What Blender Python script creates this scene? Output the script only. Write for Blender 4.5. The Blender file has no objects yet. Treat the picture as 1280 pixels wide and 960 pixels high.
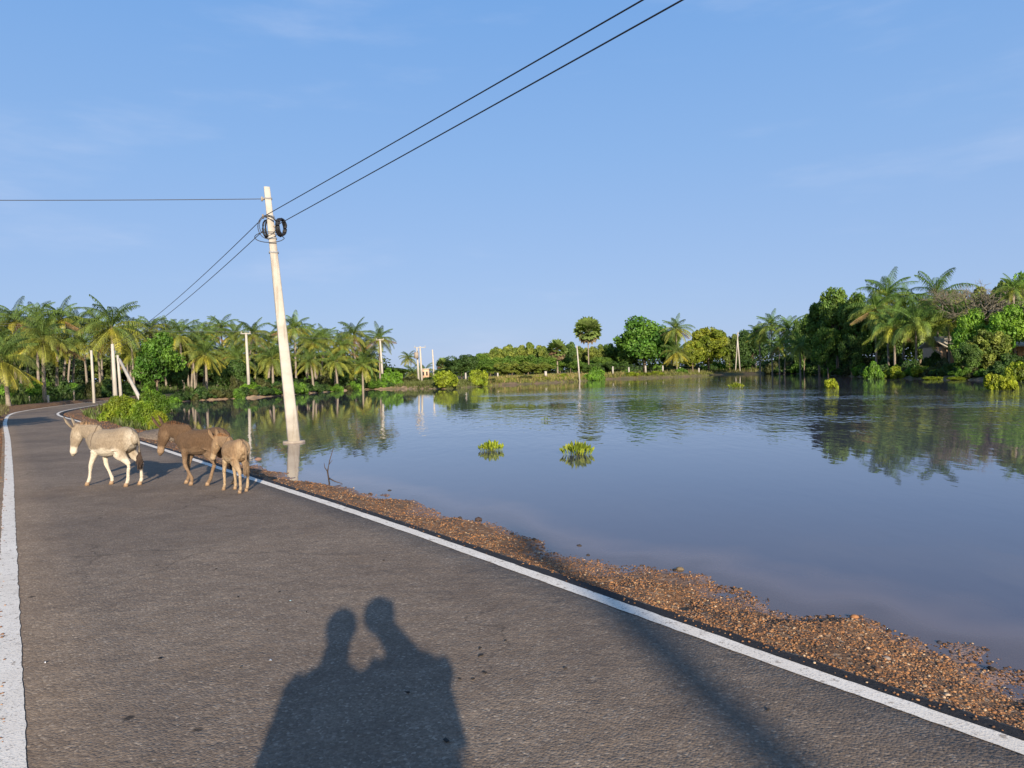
import bpy, math, random
import numpy as np
from mathutils import Vector, Matrix, Euler

random.seed(7)
RNG = np.random.default_rng(11)
scene = bpy.context.scene
COL = scene.collection
R = math.radians

# ------------------------------------------------------------------ camera
F_PX = 900.0                       # focal length in pixels of a 1280 px wide picture
PITCH = math.atan(16 / F_PX)
ROLL = math.atan(0.025)
CAM = np.array([0.0, 0.0, 1.6])
_f = np.array([0, math.cos(PITCH), -math.sin(PITCH)])
_u = np.array([0, math.sin(PITCH), math.cos(PITCH)])
_r = np.array([1.0, 0, 0])
UP = math.cos(ROLL) * _u + math.sin(ROLL) * _r
RT = math.cos(ROLL) * _r - math.sin(ROLL) * _u
FW = _f
cd = bpy.data.cameras.new('camera')
cam = bpy.data.objects.new('camera', cd)
COL.objects.link(cam)
cd.sensor_width = 36
cd.lens = 36 * F_PX / 1280
cd.clip_start = 0.05
cd.clip_end = 12000
cam.matrix_world = Matrix(((RT[0], UP[0], -FW[0], CAM[0]), (RT[1], UP[1], -FW[1], CAM[1]),
                           (RT[2], UP[2], -FW[2], CAM[2]), (0, 0, 0, 1)))
scene.camera = cam

# ------------------------------------------------------------------ light
SUN_EL = 17.3
SUN_BEAR = 180 - 10.9              # where the sun stands, clockwise from +Y
world = bpy.data.worlds.new('World')
scene.world = world
world.use_nodes = True
wn = world.node_tree
wn.nodes.clear()
wo = wn.nodes.new('ShaderNodeOutputWorld')
bg = wn.nodes.new('ShaderNodeBackground')
sky = wn.nodes.new('ShaderNodeTexSky')
sky.sky_type = 'NISHITA'
sky.sun_disc = False
sky.sun_elevation = R(SUN_EL)
sky.sun_rotation = R(SUN_BEAR)
sky.altitude = 0
sky.air_density = 1.0
sky.dust_density = 0.6
sky.ozone_density = 3.0
# faint high cirrus
tc = wn.nodes.new('ShaderNodeTexCoord')
mp = wn.nodes.new('ShaderNodeMapping')
mp.inputs['Scale'].default_value = (1.6, 1.2, 7.0)
mp.inputs['Rotation'].default_value = (0.0, 0.12, 0.3)
cn = wn.nodes.new('ShaderNodeTexNoise')
cn.inputs['Scale'].default_value = 2.2
cn.inputs['Detail'].default_value = 7
cn.inputs['Roughness'].default_value = 0.55
cr = wn.nodes.new('ShaderNodeMapRange')
cr.inputs['From Min'].default_value = 0.52
cr.inputs['From Max'].default_value = 0.85
cr.inputs['To Max'].default_value = 0.30
cr.interpolation_type = 'SMOOTHSTEP'
cmix = wn.nodes.new('ShaderNodeMix')
cmix.data_type = 'RGBA'
cmix.inputs['B'].default_value = (4.4, 5.0, 6.4, 1)
wn.links.new(tc.outputs['Generated'], mp.inputs['Vector'])
wn.links.new(mp.outputs['Vector'], cn.inputs['Vector'])
wn.links.new(cn.outputs['Fac'], cr.inputs['Value'])
wn.links.new(cr.outputs['Result'], cmix.inputs['Factor'])
sxy = wn.nodes.new('ShaderNodeSeparateXYZ')
wn.links.new(tc.outputs['Generated'], sxy.inputs[0])
gr = wn.nodes.new('ShaderNodeValToRGB')
ge = gr.color_ramp.elements
ge[0].position = 0.0; ge[0].color = (.285, .370, .555, 1)
ge[1].position = 1.0; ge[1].color = (.045, .13, .36, 1)
for p_, c_ in ((0.09, (.250, .352, .560)), (0.28, (.185, .320, .565)), (0.50, (.120, .270, .555))):
    x_ = ge.new(p_); x_.color = (*c_, 1)
wn.links.new(sxy.outputs[2], gr.inputs['Fac'])
gs = wn.nodes.new('ShaderNodeVectorMath'); gs.operation = 'SCALE'
gs.inputs['Scale'].default_value = 10.0
wn.links.new(gr.outputs['Color'], gs.inputs[0])
hmix = wn.nodes.new('ShaderNodeMix'); hmix.data_type = 'RGBA'
hmix.inputs['Factor'].default_value = 0.88     # clear tropical air over the sky model's dusty low band
# towards the low sun (behind the camera) the sky model's own bright warm glow takes over
sdn = wn.nodes.new('ShaderNodeVectorMath'); sdn.operation = 'DOT_PRODUCT'
sdn.inputs[1].default_value = (math.sin(R(SUN_BEAR)), math.cos(R(SUN_BEAR)), 0.3)
wn.links.new(tc.outputs['Generated'], sdn.inputs[0])
smr = wn.nodes.new('ShaderNodeMapRange'); smr.interpolation_type = 'SMOOTHSTEP'
for k_, v_ in (('From Min', 0.0), ('From Max', 0.9), ('To Min', 0.88), ('To Max', 0.10)): smr.inputs[k_].default_value = v_
wn.links.new(sdn.outputs['Value'], smr.inputs['Value'])
wn.links.new(smr.outputs['Result'], hmix.inputs['Factor'])
wn.links.new(sky.outputs['Color'], hmix.inputs['A'])
wn.links.new(gs.outputs['Vector'], hmix.inputs['B'])
wn.links.new(hmix.outputs['Result'], cmix.inputs['A'])
wn.links.new(cmix.outputs['Result'], bg.inputs['Color'])
wn.links.new(bg.outputs['Background'], wo.inputs['Surface'])
bg.inputs['Strength'].default_value = 0.10

sl = bpy.data.lights.new('sun', 'SUN')
sl.energy = 5.0
sl.angle = R(0.53)
sl.color = (1.0, 0.86, 0.69)
so = bpy.data.objects.new('sun', sl)
COL.objects.link(so)
_b = R(SUN_BEAR)
sun_dir = Vector((math.sin(_b) * math.cos(R(SUN_EL)), math.cos(_b) * math.cos(R(SUN_EL)), math.sin(R(SUN_EL))))
so.rotation_euler = sun_dir.to_track_quat('Z', 'Y').to_euler()
so.location = (20, -60, 40)
scene.view_settings.view_transform = 'Standard'
scene.view_settings.look = 'None'
scene.view_settings.gamma = 1
scene.view_settings.use_curve_mapping = False
scene.view_settings.exposure = 0.55
try:
    scene.cycles.max_bounces = 6
    scene.cycles.transparent_max_bounces = 8
    scene.cycles.caustics_reflective = False
    scene.cycles.caustics_refractive = False
    scene.cycles.use_denoising = True
except Exception:
    pass

# ------------------------------------------------------------------ helpers
WATER = -0.25

def ray(px, py):
    return RT * (px - 640) / F_PX + UP * (480 - py) / F_PX + FW

def at(px, py, z=0.0):
    d = ray(px, py)
    return CAM + d * ((z - CAM[2]) / d[2])

def at_y(px, py, Y):
    d = ray(px, py)
    return CAM + d * (Y / d[1])

def yh(px):
    return 464 - 0.025 * (px - 640)

def xw(px, Y):
    """world X of a thing whose picture column is px, Y metres ahead"""
    d = ray(px, yh(px))
    return d[0] / d[1] * Y

def zw(px, py, Y):
    return float(at_y(px, py, Y)[2])

def vnoise(x, y, seed=0):
    """value noise 0..1"""
    x = np.asarray(x, float); y = np.asarray(y, float)
    xi = np.floor(x).astype(np.int64); yi = np.floor(y).astype(np.int64)
    fx = x - xi; fy = y - yi
    fx = fx * fx * (3 - 2 * fx); fy = fy * fy * (3 - 2 * fy)
    def h(a, b):
        n = (a * 374761393 + b * 668265263 + seed * 1442695041) & 0x7fffffff
        n = ((n ^ (n >> 13)) * 1274126177) & 0x7fffffff
        n = n ^ (n >> 16)
        return (n & 0xffff) / 65535.0
    return ((h(xi, yi) * (1 - fx) + h(xi + 1, yi) * fx) * (1 - fy) +
            (h(xi, yi + 1) * (1 - fx) + h(xi + 1, yi + 1) * fx) * fy)

def fbm(x, y, oct=4, seed=0):
    s = 0; a = 0.5; t = 0
    for o in range(oct):
        s = s + a * vnoise(x * 2 ** o, y * 2 ** o, seed + o); t += a; a *= 0.5
    return s / t

def smooth(t):
    t = np.clip(t, 0, 1)
    return t * t * (3 - 2 * t)

def poly_sdf(px, py, poly):
    """signed distance, positive outside"""
    px = np.asarray(px, float); py = np.asarray(py, float)
    d = np.full(px.shape, 1e9); inside = np.zeros(px.shape, bool)
    n = len(poly)
    for i in range(n):
        ax, ay = poly[i]; bx, by = poly[(i + 1) % n]
        ex, ey = bx - ax, by - ay
        t = np.clip(((px - ax) * ex + (py - ay) * ey) / (ex * ex + ey * ey + 1e-12), 0, 1)
        d = np.minimum(d, (px - ax - t * ex) ** 2 + (py - ay - t * ey) ** 2)
        c = ((ay > py) != (by > py)) & (px < (bx - ax) * (py - ay) / (by - ay + 1e-12) + ax)
        inside ^= c
    d = np.sqrt(d)
    return np.where(inside, -d, d)

def spline(pts, n):
    """smoothed polyline resampled to n points, even arc length"""
    P = np.array(pts, float)
    s0 = np.r_[0, np.cumsum(np.linalg.norm(np.diff(P, axis=0), axis=1))]
    q0 = np.arange(0, s0[-1], 0.2)
    lin = np.stack([np.interp(q0, s0, P[:, k]) for k in range(P.shape[1])], 1)
    w = np.exp(-0.5 * (np.arange(-24, 25) * 0.2 / 1.6) ** 2); w /= w.sum()
    pad = np.vstack([2 * lin[0] - lin[24:0:-1], lin, 2 * lin[-1] - lin[-2:-26:-1]])
    out = np.stack([np.convolve(pad[:, k], w, 'valid') for k in range(P.shape[1])], 1)
    s = np.r_[0, np.cumsum(np.linalg.norm(np.diff(out, axis=0), axis=1))]
    q = np.linspace(0, s[-1], n)
    return np.stack([np.interp(q, s, out[:, k]) for k in range(out.shape[1])], 1)

def offset(line, d):
    t = np.gradient(line, axis=0)
    t /= np.linalg.norm(t, axis=1)[:, None]
    return line + np.stack([t[:, 1], -t[:, 0]], 1) * d     # positive = to the right of travel

# ---- mesh making
def mesh_np(name, V, F, cols=None, smooth_=False, mats=None, midx=None):
    """V (n,3); F list of arrays of polygons (k,3)/(k,4) or one array"""
    if not isinstance(F, (list, tuple)):
        F = [F]
    F = [np.asarray(f, np.int32) for f in F if len(f)]
    me = bpy.data.meshes.new(name)
    V = np.asarray(V, np.float32)
    nl = sum(f.size for f in F); nf = sum(len(f) for f in F)
    me.vertices.add(len(V)); me.loops.add(nl); me.polygons.add(nf)
    me.vertices.foreach_set('co', V.ravel())
    me.loops.foreach_set('vertex_index', np.concatenate([f.ravel() for f in F]))
    tot = np.concatenate([np.full(len(f), f.shape[1], np.int32) for f in F])
    st = np.r_[0, np.cumsum(tot)[:-1]].astype(np.int32)
    me.polygons.foreach_set('loop_start', st)
    try:
        me.polygons.foreach_set('loop_total', tot)
    except Exception:
        pass
    if smooth_:
        me.polygons.foreach_set('use_smooth', np.ones(nf, bool))
    me.update(calc_edges=True)
    if cols is not None:
        a = me.color_attributes.new('tint', 'FLOAT_COLOR', 'POINT')
        c = np.ones((len(V), 4), np.float32); c[:, :3] = cols
        a.data.foreach_set('color', c.ravel())
    for m in (mats or []):
        me.materials.append(m)
    if midx is not None:
        me.polygons.foreach_set('material_index', np.asarray(midx, np.int32))
    return me

class MB:
    """collects shapes; build() links them as one mesh object"""
    def __init__(s): s.V = []; s.Q = []; s.T = []; s.C = []; s.n = 0
    def add(s, V, Q=None, T=None, col=(1, 1, 1)):
        V = np.asarray(V, float)
        if Q is not None and len(Q): s.Q.append(np.asarray(Q) + s.n)
        if T is not None and len(T): s.T.append(np.asarray(T) + s.n)
        c = np.asarray(col, float)
        s.C.append(np.broadcast_to(c, (len(V), 3)) if c.ndim == 1 else c)
        s.V.append(V); s.n += len(V)
    def tube(s, pts, rad, seg=8, col=(1, 1, 1), caps=True, flat=None, ref=(0, 0, 1)):
        P = np.asarray(pts, float); n = len(P)
        rad = np.broadcast_to(np.asarray(rad, float), (n,)) if np.ndim(rad) <= 1 else np.asarray(rad)
        T = np.gradient(P, axis=0); T /= np.linalg.norm(T, axis=1)[:, None] + 1e-12
        ref = np.array(ref, float)
        A = np.cross(T, ref)
        bad = np.linalg.norm(A, axis=1) < 0.08
        A[bad] = np.cross(T[bad], np.array([0.0, 1, 0.03]))
        A /= np.linalg.norm(A, axis=1)[:, None] + 1e-12
        B = np.cross(A, T)
        ang = np.linspace(0, 2 * np.pi, seg, endpoint=False)
        fl = np.ones(n) if flat is None else np.broadcast_to(np.asarray(flat, float), (n,))
        V = (P[:, None] + A[:, None] * (np.cos(ang)[None, :, None] * (rad * fl)[:, None, None])
             + B[:, None] * (np.sin(ang)[None, :, None] * rad[:, None, None])).reshape(-1, 3)
        i = np.arange(n - 1)[:, None] * seg; j = np.arange(seg)[None]; k = (j + 1) % seg
        Q = np.stack([i + j, i + k, i + seg + k, i + seg + j], -1).reshape(-1, 4)
        Tr = []
        V = list(V)
        if caps:
            V.append(P[0]); V.append(P[-1])
            c0, c1 = n * seg, n * seg + 1
            for a in range(seg):
                b = (a + 1) % seg
                Tr.append((c0, b, a)); Tr.append((c1, (n - 1) * seg + a, (n - 1) * seg + b))
        s.add(np.array(V), Q, Tr, col)
    def box(s, c, size, rz=0, col=(1, 1, 1), M=None):
        x, y, z = np.array(size) / 2
        V = np.array([(-x, -y, -z), (x, -y, -z), (x, y, -z), (-x, y, -z), (-x, -y, z), (x, -y, z), (x, y, z), (-x, y, z)])
        if M is not None: V = V @ np.array(M).T
        if rz:
            cs, sn = math.cos(rz), math.sin(rz)
            V = V @ np.array([[cs, sn, 0], [-sn, cs, 0], [0, 0, 1]])
        s.add(V + np.array(c), [(0, 3, 2, 1), (4, 5, 6, 7), (0, 1, 5, 4), (1, 2, 6, 5), (2, 3, 7, 6), (3, 0, 4, 7)], None, col)
    def ball(s, c, r, seg=10, rings=7, col=(1, 1, 1), M=None):
        th = np.linspace(0, np.pi, rings + 1)[1:-1]; ph = np.linspace(0, 2 * np.pi, seg, endpoint=False)
        V = [(0, 0, 1)] + [(math.sin(t) * math.cos(p), math.sin(t) * math.sin(p), math.cos(t)) for t in th for p in ph] + [(0, 0, -1)]
        V = np.array(V) * np.array(r)
        if M is not None: V = V @ np.array(M).T
        Q = []; T = []
        m = len(th)
        for i in range(m - 1):
            for j in range(seg):
                k = (j + 1) % seg
                Q.append((1 + i * seg + j, 1 + (i + 1) * seg + j, 1 + (i + 1) * seg + k, 1 + i * seg + k))
        for j in range(seg):
            k = (j + 1) % seg
            T.append((0, 1 + j, 1 + k)); T.append((1 + m * seg, 1 + (m - 1) * seg + k, 1 + (m - 1) * seg + j))
        s.add(V + np.array(c), Q, T, col)
    def mesh(s, name, mat=None, smooth_=False):
        F = []
        if s.Q: F.append(np.concatenate(s.Q))
        if s.T: F.append(np.concatenate(s.T))
        return mesh_np(name, np.concatenate(s.V), F, np.concatenate(s.C), smooth_, [mat] if mat else None)
    def build(s, name, mat, parent=None, smooth_=False):
        return link(name, s.mesh(name, mat, smooth_), parent)

def link(name, me, parent=None, loc=None, rz=None, scale=None):
    o = bpy.data.objects.new(name, me)
    COL.objects.link(o)
    if parent is not None: o.parent = parent
    if loc is not None: o.location = loc
    if rz is not None: o.rotation_euler = (0, 0, rz)
    if scale is not None: o.scale = scale if np.ndim(scale) else (scale,) * 3
    return o

def tag(o, label=None, cat=None, group=None, kind=None):
    if label: o['label'] = label
    if cat: o['category'] = cat
    if group: o['group'] = group
    if kind: o['kind'] = kind
    return o

def root(name, label, cat, loc, rz=0, group=None, scale=None):
    o = link(name, None, None, loc, rz, scale)
    return tag(o, label, cat, group)

# ---- materials
def new_mat(name):
    m = bpy.data.materials.new(name); m.use_nodes = True
    nt = m.node_tree; nt.nodes.clear()
    return m, nt

def N(nt, typ, **kw):
    n = nt.nodes.new(typ)
    for k, v in kw.items():
        if k in n.inputs: n.inputs[k].default_value = v
        else: setattr(n, k, v)
    return n

def ramp(nt, stops, fac=None, interp='LINEAR'):
    n = nt.nodes.new('ShaderNodeValToRGB')
    n.color_ramp.interpolation = interp
    e = n.color_ramp.elements
    while len(e) > 1: e.remove(e[-1])
    e[0].position = stops[0][0]; e[0].color = (*stops[0][1], 1)
    for p, c in stops[1:]:
        x = e.new(p); x.color = (*c, 1)
    if fac is not None: nt.links.new(fac, n.inputs['Fac'])
    return n

def mixc(nt, fac, a, b, blend='MIX'):
    n = nt.nodes.new('ShaderNodeMix'); n.data_type = 'RGBA'; n.blend_type = blend
    for s, v in (('Factor', fac), ('A', a), ('B', b)):
        if hasattr(v, 'is_output'): nt.links.new(v, n.inputs[s])
        else: n.inputs[s].default_value = v if not isinstance(v, tuple) else (*v[:3], 1)
    return n.outputs['Result']

def math_(nt, op, a, b=None, clamp=False):
    n = nt.nodes.new('ShaderNodeMath'); n.operation = op; n.use_clamp = clamp
    for i, v in enumerate((a, b)):
        if v is None: continue
        if hasattr(v, 'is_output'): nt.links.new(v, n.inputs[i])
        else: n.inputs[i].default_value = v
    return n.outputs[0]

def maprange(nt, v, a, b, c=0.0, d=1.0, st='SMOOTHSTEP'):
    n = nt.nodes.new('ShaderNodeMapRange'); n.interpolation_type = st
    nt.links.new(v, n.inputs['Value'])
    for k, x in (('From Min', a), ('From Max', b), ('To Min', c), ('To Max', d)):
        n.inputs[k].default_value = x
    return n.outputs['Result']

def noise(nt, vec, scale, detail=3, rough=0.5, mapping=None):
    if mapping is not None:
        m = N(nt, 'ShaderNodeMapping'); m.inputs['Scale'].default_value = mapping
        nt.links.new(vec, m.inputs['Vector']); vec = m.outputs['Vector']
    n = N(nt, 'ShaderNodeTexNoise', Scale=scale, Detail=detail, Roughness=rough)
    nt.links.new(vec, n.inputs['Vector'])
    return n.outputs['Fac']

def obj_pos(nt): return nt.nodes.new('ShaderNodeTexCoord').outputs['Object']
def wpos(nt): return nt.nodes.new('ShaderNodeNewGeometry').outputs['Position']

def bump(nt, h, strength, dist, normal=None):
    n = N(nt, 'ShaderNodeBump', Strength=strength, Distance=dist)
    nt.links.new(h, n.inputs['Height'])
    if normal is not None: nt.links.new(normal, n.inputs['Normal'])
    return n.outputs['Normal']

def finish(nt, col, rough=0.8, normal=None, spec=0.3, metallic=0.0):
    b = N(nt, 'ShaderNodeBsdfPrincipled')
    if hasattr(col, 'is_output'): nt.links.new(col, b.inputs['Base Color'])
    else: b.inputs['Base Color'].default_value = (*col, 1)
    if hasattr(rough, 'is_output'): nt.links.new(rough, b.inputs['Roughness'])
    else: b.inputs['Roughness'].default_value = rough
    b.inputs['Specular IOR Level'].default_value = spec
    b.inputs['Metallic'].default_value = metallic
    if normal is not None: nt.links.new(normal, b.inputs['Normal'])
    o = N(nt, 'ShaderNodeOutputMaterial')
    nt.links.new(b.outputs[0], o.inputs['Surface'])
    return b

def simple(name, col, rough=0.8, var=0.25, scale=8, bumpd=0.0, spec=0.3, use_tint=False, mapping=None):
    m, nt = new_mat(name)
    p = obj_pos(nt)
    nz = noise(nt, p, scale, 5, 0.6, mapping)
    c = ramp(nt, [(0.25, tuple(x * (1 - var) for x in col)), (0.75, tuple(min(1, x * (1 + var)) for x in col))], nz).outputs['Color']
    if use_tint:
        a = N(nt, 'ShaderNodeVertexColor', layer_name='tint')
        c = mixc(nt, 1.0, c, a.outputs['Color'], 'MULTIPLY')
    nm = bump(nt, nz, 1.0, bumpd) if bumpd else None
    finish(nt, c, rough, nm, spec)
    return m

def foliage_mat(name, trans=0.3, gloss=0.05, var=0.35):
    m, nt = new_mat(name)
    a = N(nt, 'ShaderNodeVertexColor', layer_name='tint')
    oi = N(nt, 'ShaderNodeObjectInfo')
    nz = noise(nt, wpos(nt), 1.3, 3)
    v = maprange(nt, nz, 0.3, 0.7, 1 - var, 1 + var)
    hs = N(nt, 'ShaderNodeHueSaturation', Saturation=1.0)
    nt.links.new(a.outputs['Color'], hs.inputs['Color']); nt.links.new(v, hs.inputs['Value'])
    c = mixc(nt, 1.0, hs.outputs['Color'], oi.outputs['Color'], 'MULTIPLY')
    d = N(nt, 'ShaderNodeBsdfDiffuse'); t = N(nt, 'ShaderNodeBsdfTranslucent')
    nt.links.new(c, d.inputs['Color'])
    tcx = mixc(nt, 1.0, c, (1.25, 1.3, 0.5), 'MULTIPLY')
    nt.links.new(tcx, t.inputs['Color'])
    mx = N(nt, 'ShaderNodeMixShader', Fac=trans)
    nt.links.new(d.outputs[0], mx.inputs[1]); nt.links.new(t.outputs[0], mx.inputs[2])
    g = N(nt, 'ShaderNodeBsdfGlossy', Roughness=0.6)
    g.inputs['Color'].default_value = (1, 1, 1, 1)
    m2 = N(nt, 'ShaderNodeMixShader', Fac=gloss)
    nt.links.new(mx.outputs[0], m2.inputs[1]); nt.links.new(g.outputs[0], m2.inputs[2])
    o = N(nt, 'ShaderNodeOutputMaterial'); nt.links.new(m2.outputs[0], o.inputs['Surface'])
    return m

M_LEAF = foliage_mat('leaf', 0.3, 0.02)
M_PALM = foliage_mat('palm_leaf', 0.25, 0.035, 0.25)
M_BARK = simple('bark', (0.22, 0.17, 0.12), 0.9, 0.4, 9, 0.02)
M_PTRUNK = simple('palm_trunk', (0.25, 0.21, 0.165), 0.9, 0.35, 6, 0.02, mapping=(1, 1, 6))
M_TWIG = simple('dry_twig', (0.20, 0.175, 0.13), 0.9, 0.3, 5)
M_CONC = simple('weathered_concrete', (0.46, 0.425, 0.37), 0.85, 0.2, 2.5, 0.004, mapping=(1, 1, .4))
M_CONCD = simple('old_concrete', (0.32, 0.27, 0.22), 0.9, 0.25, 6, 0.004)
M_CABLE = simple('black_cable', (0.012, 0.012, 0.014), 0.4, 0.1, 30, spec=0.5)
M_WIRE = simple('aluminium_wire', (0.06, 0.06, 0.065), 0.4, 0.1, 30, spec=0.5)
M_METAL = simple('galvanised_steel', (0.33, 0.33, 0.33), 0.45, 0.25, 20)
M_WOOD = simple('weathered_wood', (0.40, 0.33, 0.24), 0.9, 0.3, 10, 0.01)
M_WALL = simple('painted_wall', (0.62, 0.42, 0.28), 0.9, 0.15, 2)
M_ROOF = simple('faded_sheet_roof', (0.62, 0.56, 0.46), 0.7, 0.2, 3)
M_DARK = simple('dark_opening', (0.03, 0.03, 0.03), 0.8, 0.2, 3)

# ================================================================== SETTING
Rpts = [(60.0, -71.5), (14.5, -13.0), (2.04, 2.90), (1.35, 3.89), (0.32, 5.36), (-1.35, 7.71), (-4.33, 11.60), (-8.72, 17.40), (-13.0, 22.9),
        (-17.8, 29.5), (-21.4, 34.0), (-23.6, 37.2), (-25.3, 40.5), (-27.0, 45), (-28.6, 50), (-30.6, 57), (-31.6, 64), (-30.5, 74), (-29, 95)]
Lpts = [(50.7, -72.5), (8.0, -11.5), (-2.13, 2.97), (-2.91, 4.08), (-4.60, 6.51), (-6.65, 9.43), (-8.12, 11.56), (-14.81, 21.08), (-20.68, 29.29),
        (-25.0, 35.6), (-27.4, 39.5), (-29.3, 44), (-31.0, 49), (-33.2, 57), (-34.4, 64), (-33.4, 74), (-32, 95)]
RL = spline(Rpts, 700)
LL = spline(Lpts, 700)
r_edge = offset(RL, 0.17)       # travel is away from the camera, right = lake side
l_edge = offset(LL, -0.11)
road_poly = [tuple(p) for p in r_edge[::6]] + [tuple(p) for p in l_edge[::-6]]

lake_px = [(1280, 840), (1200, 821), (1130, 798), (1080, 772), (1000, 770), (930, 745), (850, 715), (740, 705), (700, 690), (600, 655),
           (520, 632), (450, 612), (400, 602), (340, 590), (315, 583), (260, 566), (215, 548)]
lake = [tuple(at(*q, WATER)[:2]) for q in lake_px]
lake += [(-12.2, 25.0), (-15.3, 29.3), (-19.3, 34.4), (-22.3, 38.6), (-24.3, 43.5), (-25.9, 48.8), (-28.2, 56.5), (-27.8, 59.5)]
lake += [tuple(at(*q, WATER)[:2]) for q in [(240, 501), (320, 497), (380, 492), (450, 487), (500, 486), (560, 486), (612, 482), (660, 480),
         (720, 477), (760, 474), (830, 472), (880, 470), (895, 468.3), (1000, 467), (1080, 471), (1140, 473), (1215, 475), (1280, 476)]]
lake += [(47, 40), (52, 10), (75, -20), (78, -62), (64, -66), (16.7, -12.7), (5.3, 1.3)]

def land_sdf(x, y):
    return poly_sdf(x, y, lake)

def road_sdf(x, y):
    return poly_sdf(x, y, road_poly)

def ground_h(x, y):
    s = land_sdf(x, y); rd = road_sdf(x, y)
    near = np.hypot(x, y) < 40
    s2 = s + (fbm(x * 1.3, y * 1.3, 4, 3) - 0.5) * np.where(near, 0.9, 1.6) + (vnoise(x * 4.1, y * 4.1, 9) - .5) * 0.16
    up = WATER + 0.19 * smooth(s2 / 1.25) * (s2 > 0) + 0.0
    down = WATER + np.maximum(s2 * 0.11, -1.2)
    h = np.where(s2 > 0, up, down)
    far = smooth((s - 1.2) / 6) * smooth((rd - 2.5) / 8)
    h = h + far * (0.25 + 0.35 * fbm(x * .1, y * .1, 3, 5))
    bankiness = smooth((np.hypot(x, y) - 45) / 15)          # the far banks stand in a small step
    h = h + bankiness * 0.22 * smooth(s2 / 0.5) * (s2 > 0)
    h = h + (s2 > 0.0) * (fbm(x * 6, y * 6, 2, 21) - .5) * 0.02
    h = np.where(rd < 0.5, np.minimum(h, -0.055 - 0.03 * smooth(-rd / .3)), h)
    return h, s, rd, s2

def gh1(x, y):
    return float(ground_h(np.array([x]), np.array([y]))[0][0])

# ---- polar ground sheet (fine close to the camera, reaches the horizon)
NA, NR = 1080, 400
ang = np.linspace(-np.pi, np.pi, NA, endpoint=False)
rad = np.r_[0.9 * (150 / 0.9) ** (np.linspace(0, 1, NR - 22)), np.geomspace(165, 6000, 22)]
A_, R_ = np.meshgrid(ang, rad)
GX = (R_ * np.sin(A_)).ravel(); GY = (R_ * np.cos(A_)).ravel()
GH, GS, GR, GS2 = ground_h(GX, GY)
i = np.arange(NR - 1)[:, None] * NA; j = np.arange(NA)[None]; k = (j + 1) % NA
GQ = np.stack([i + j, i + k, i + NA + k, i + NA + j], -1).reshape(-1, 4)
V = np.stack([GX, GY, GH], 1)
c0 = len(V)
V = np.vstack([V, [0, 0, -0.09]])
GT = np.stack([np.full(NA, c0), k.ravel(), j.ravel()], -1)
dist = np.hypot(GX, GY)
gravel = (smooth((3.6 - GR) / 1.6)) * (dist < 75)
gravel = np.where(GS2 < 0.15, np.maximum(gravel, smooth((6 - GR) / 4)), gravel)
sand = smooth((GS + .6) / .5) * smooth((3.2 - GS) / 1.2) * (dist > 45) * np.where(GX > -6, 0.25, 1.0)
wet = smooth((0.42 - GS2) / 0.42) * smooth((50 - dist) / 10)
cols = np.stack([gravel, sand, wet], 1)
cols = np.vstack([cols, [0, 0, 0]])

m, nt = new_mat('ground')
P = wpos(nt)
vc = N(nt, 'ShaderNodeVertexColor', layer_name='tint')
sp = N(nt, 'ShaderNodeSeparateColor'); nt.links.new(vc.outputs['Color'], sp.inputs[0])
n1 = noise(nt, P, 0.35, 5); n2 = noise(nt, P, 3.0, 5, .65); n3 = noise(nt, P, 26, 4, .7)
grass = ramp(nt, [(0.3, (0.045, 0.055, 0.02)), (0.5, (0.085, 0.09, 0.03)), (0.7, (0.16, 0.13, 0.065))], n2).outputs['Color']
grass = mixc(nt, maprange(nt, n1, 0.45, 0.62), grass, (0.15, 0.10, 0.055))
vor = N(nt, 'ShaderNodeTexVoronoi', Scale=38.0, Randomness=1.0); nt.links.new(P, vor.inputs['Vector'])
vor2 = N(nt, 'ShaderNodeTexVoronoi', Scale=80.0); nt.links.new(P, vor2.inputs['Vector'])
sv = N(nt, 'ShaderNodeSeparateColor'); nt.links.new(vor.outputs['Color'], sv.inputs[0])
grav = ramp(nt, [(0.0, (0.07, 0.038, 0.022)), (0.3, (0.155, 0.078, 0.036)), (0.6, (0.23, 0.115, 0.05)), (0.85, (0.30, 0.17, 0.08)), (1.0, (0.42, 0.31, 0.21))],
            sv.outputs[0]).outputs['Color']
grav = mixc(nt, maprange(nt, n2, 0.50, 0.72), grav, (0.10, 0.068, 0.042))
grav = mixc(nt, math_(nt, 'MULTIPLY', maprange(nt, n3, .35, .65), 0.45), grav, (0.16, 0.09, 0.045))
sandc = ramp(nt, [(0.3, (0.36, 0.24, 0.15)), (0.7, (0.55, 0.40, 0.26))], n2).outputs['Color']
c = mixc(nt, sp.outputs[1], grass, sandc)
c = mixc(nt, sp.outputs[0], c, grav)
c = mixc(nt, math_(nt, 'MULTIPLY', sp.outputs[2], 0.75), c, ramp(nt, [(0.35, (0.20, 0.125, 0.09)), (0.65, (0.38, 0.25, 0.19))], n2).outputs['Color'])
bh = math_(nt, 'ADD', math_(nt, 'MULTIPLY', vor.outputs['Distance'], -1.0), math_(nt, 'MULTIPLY', vor2.outputs['Distance'], -0.5))
nm = bump(nt, bh, 0.45, 0.02)
rgh = maprange(nt, sp.outputs[2], 0.0, 1.0, 0.92, 0.35, 'LINEAR')
finish(nt, c, rgh, nm, 0.3)
me = mesh_np('ground', V, [GQ, GT], cols, True, [m])
ground = tag(link('ground', me), kind='structure')

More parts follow.
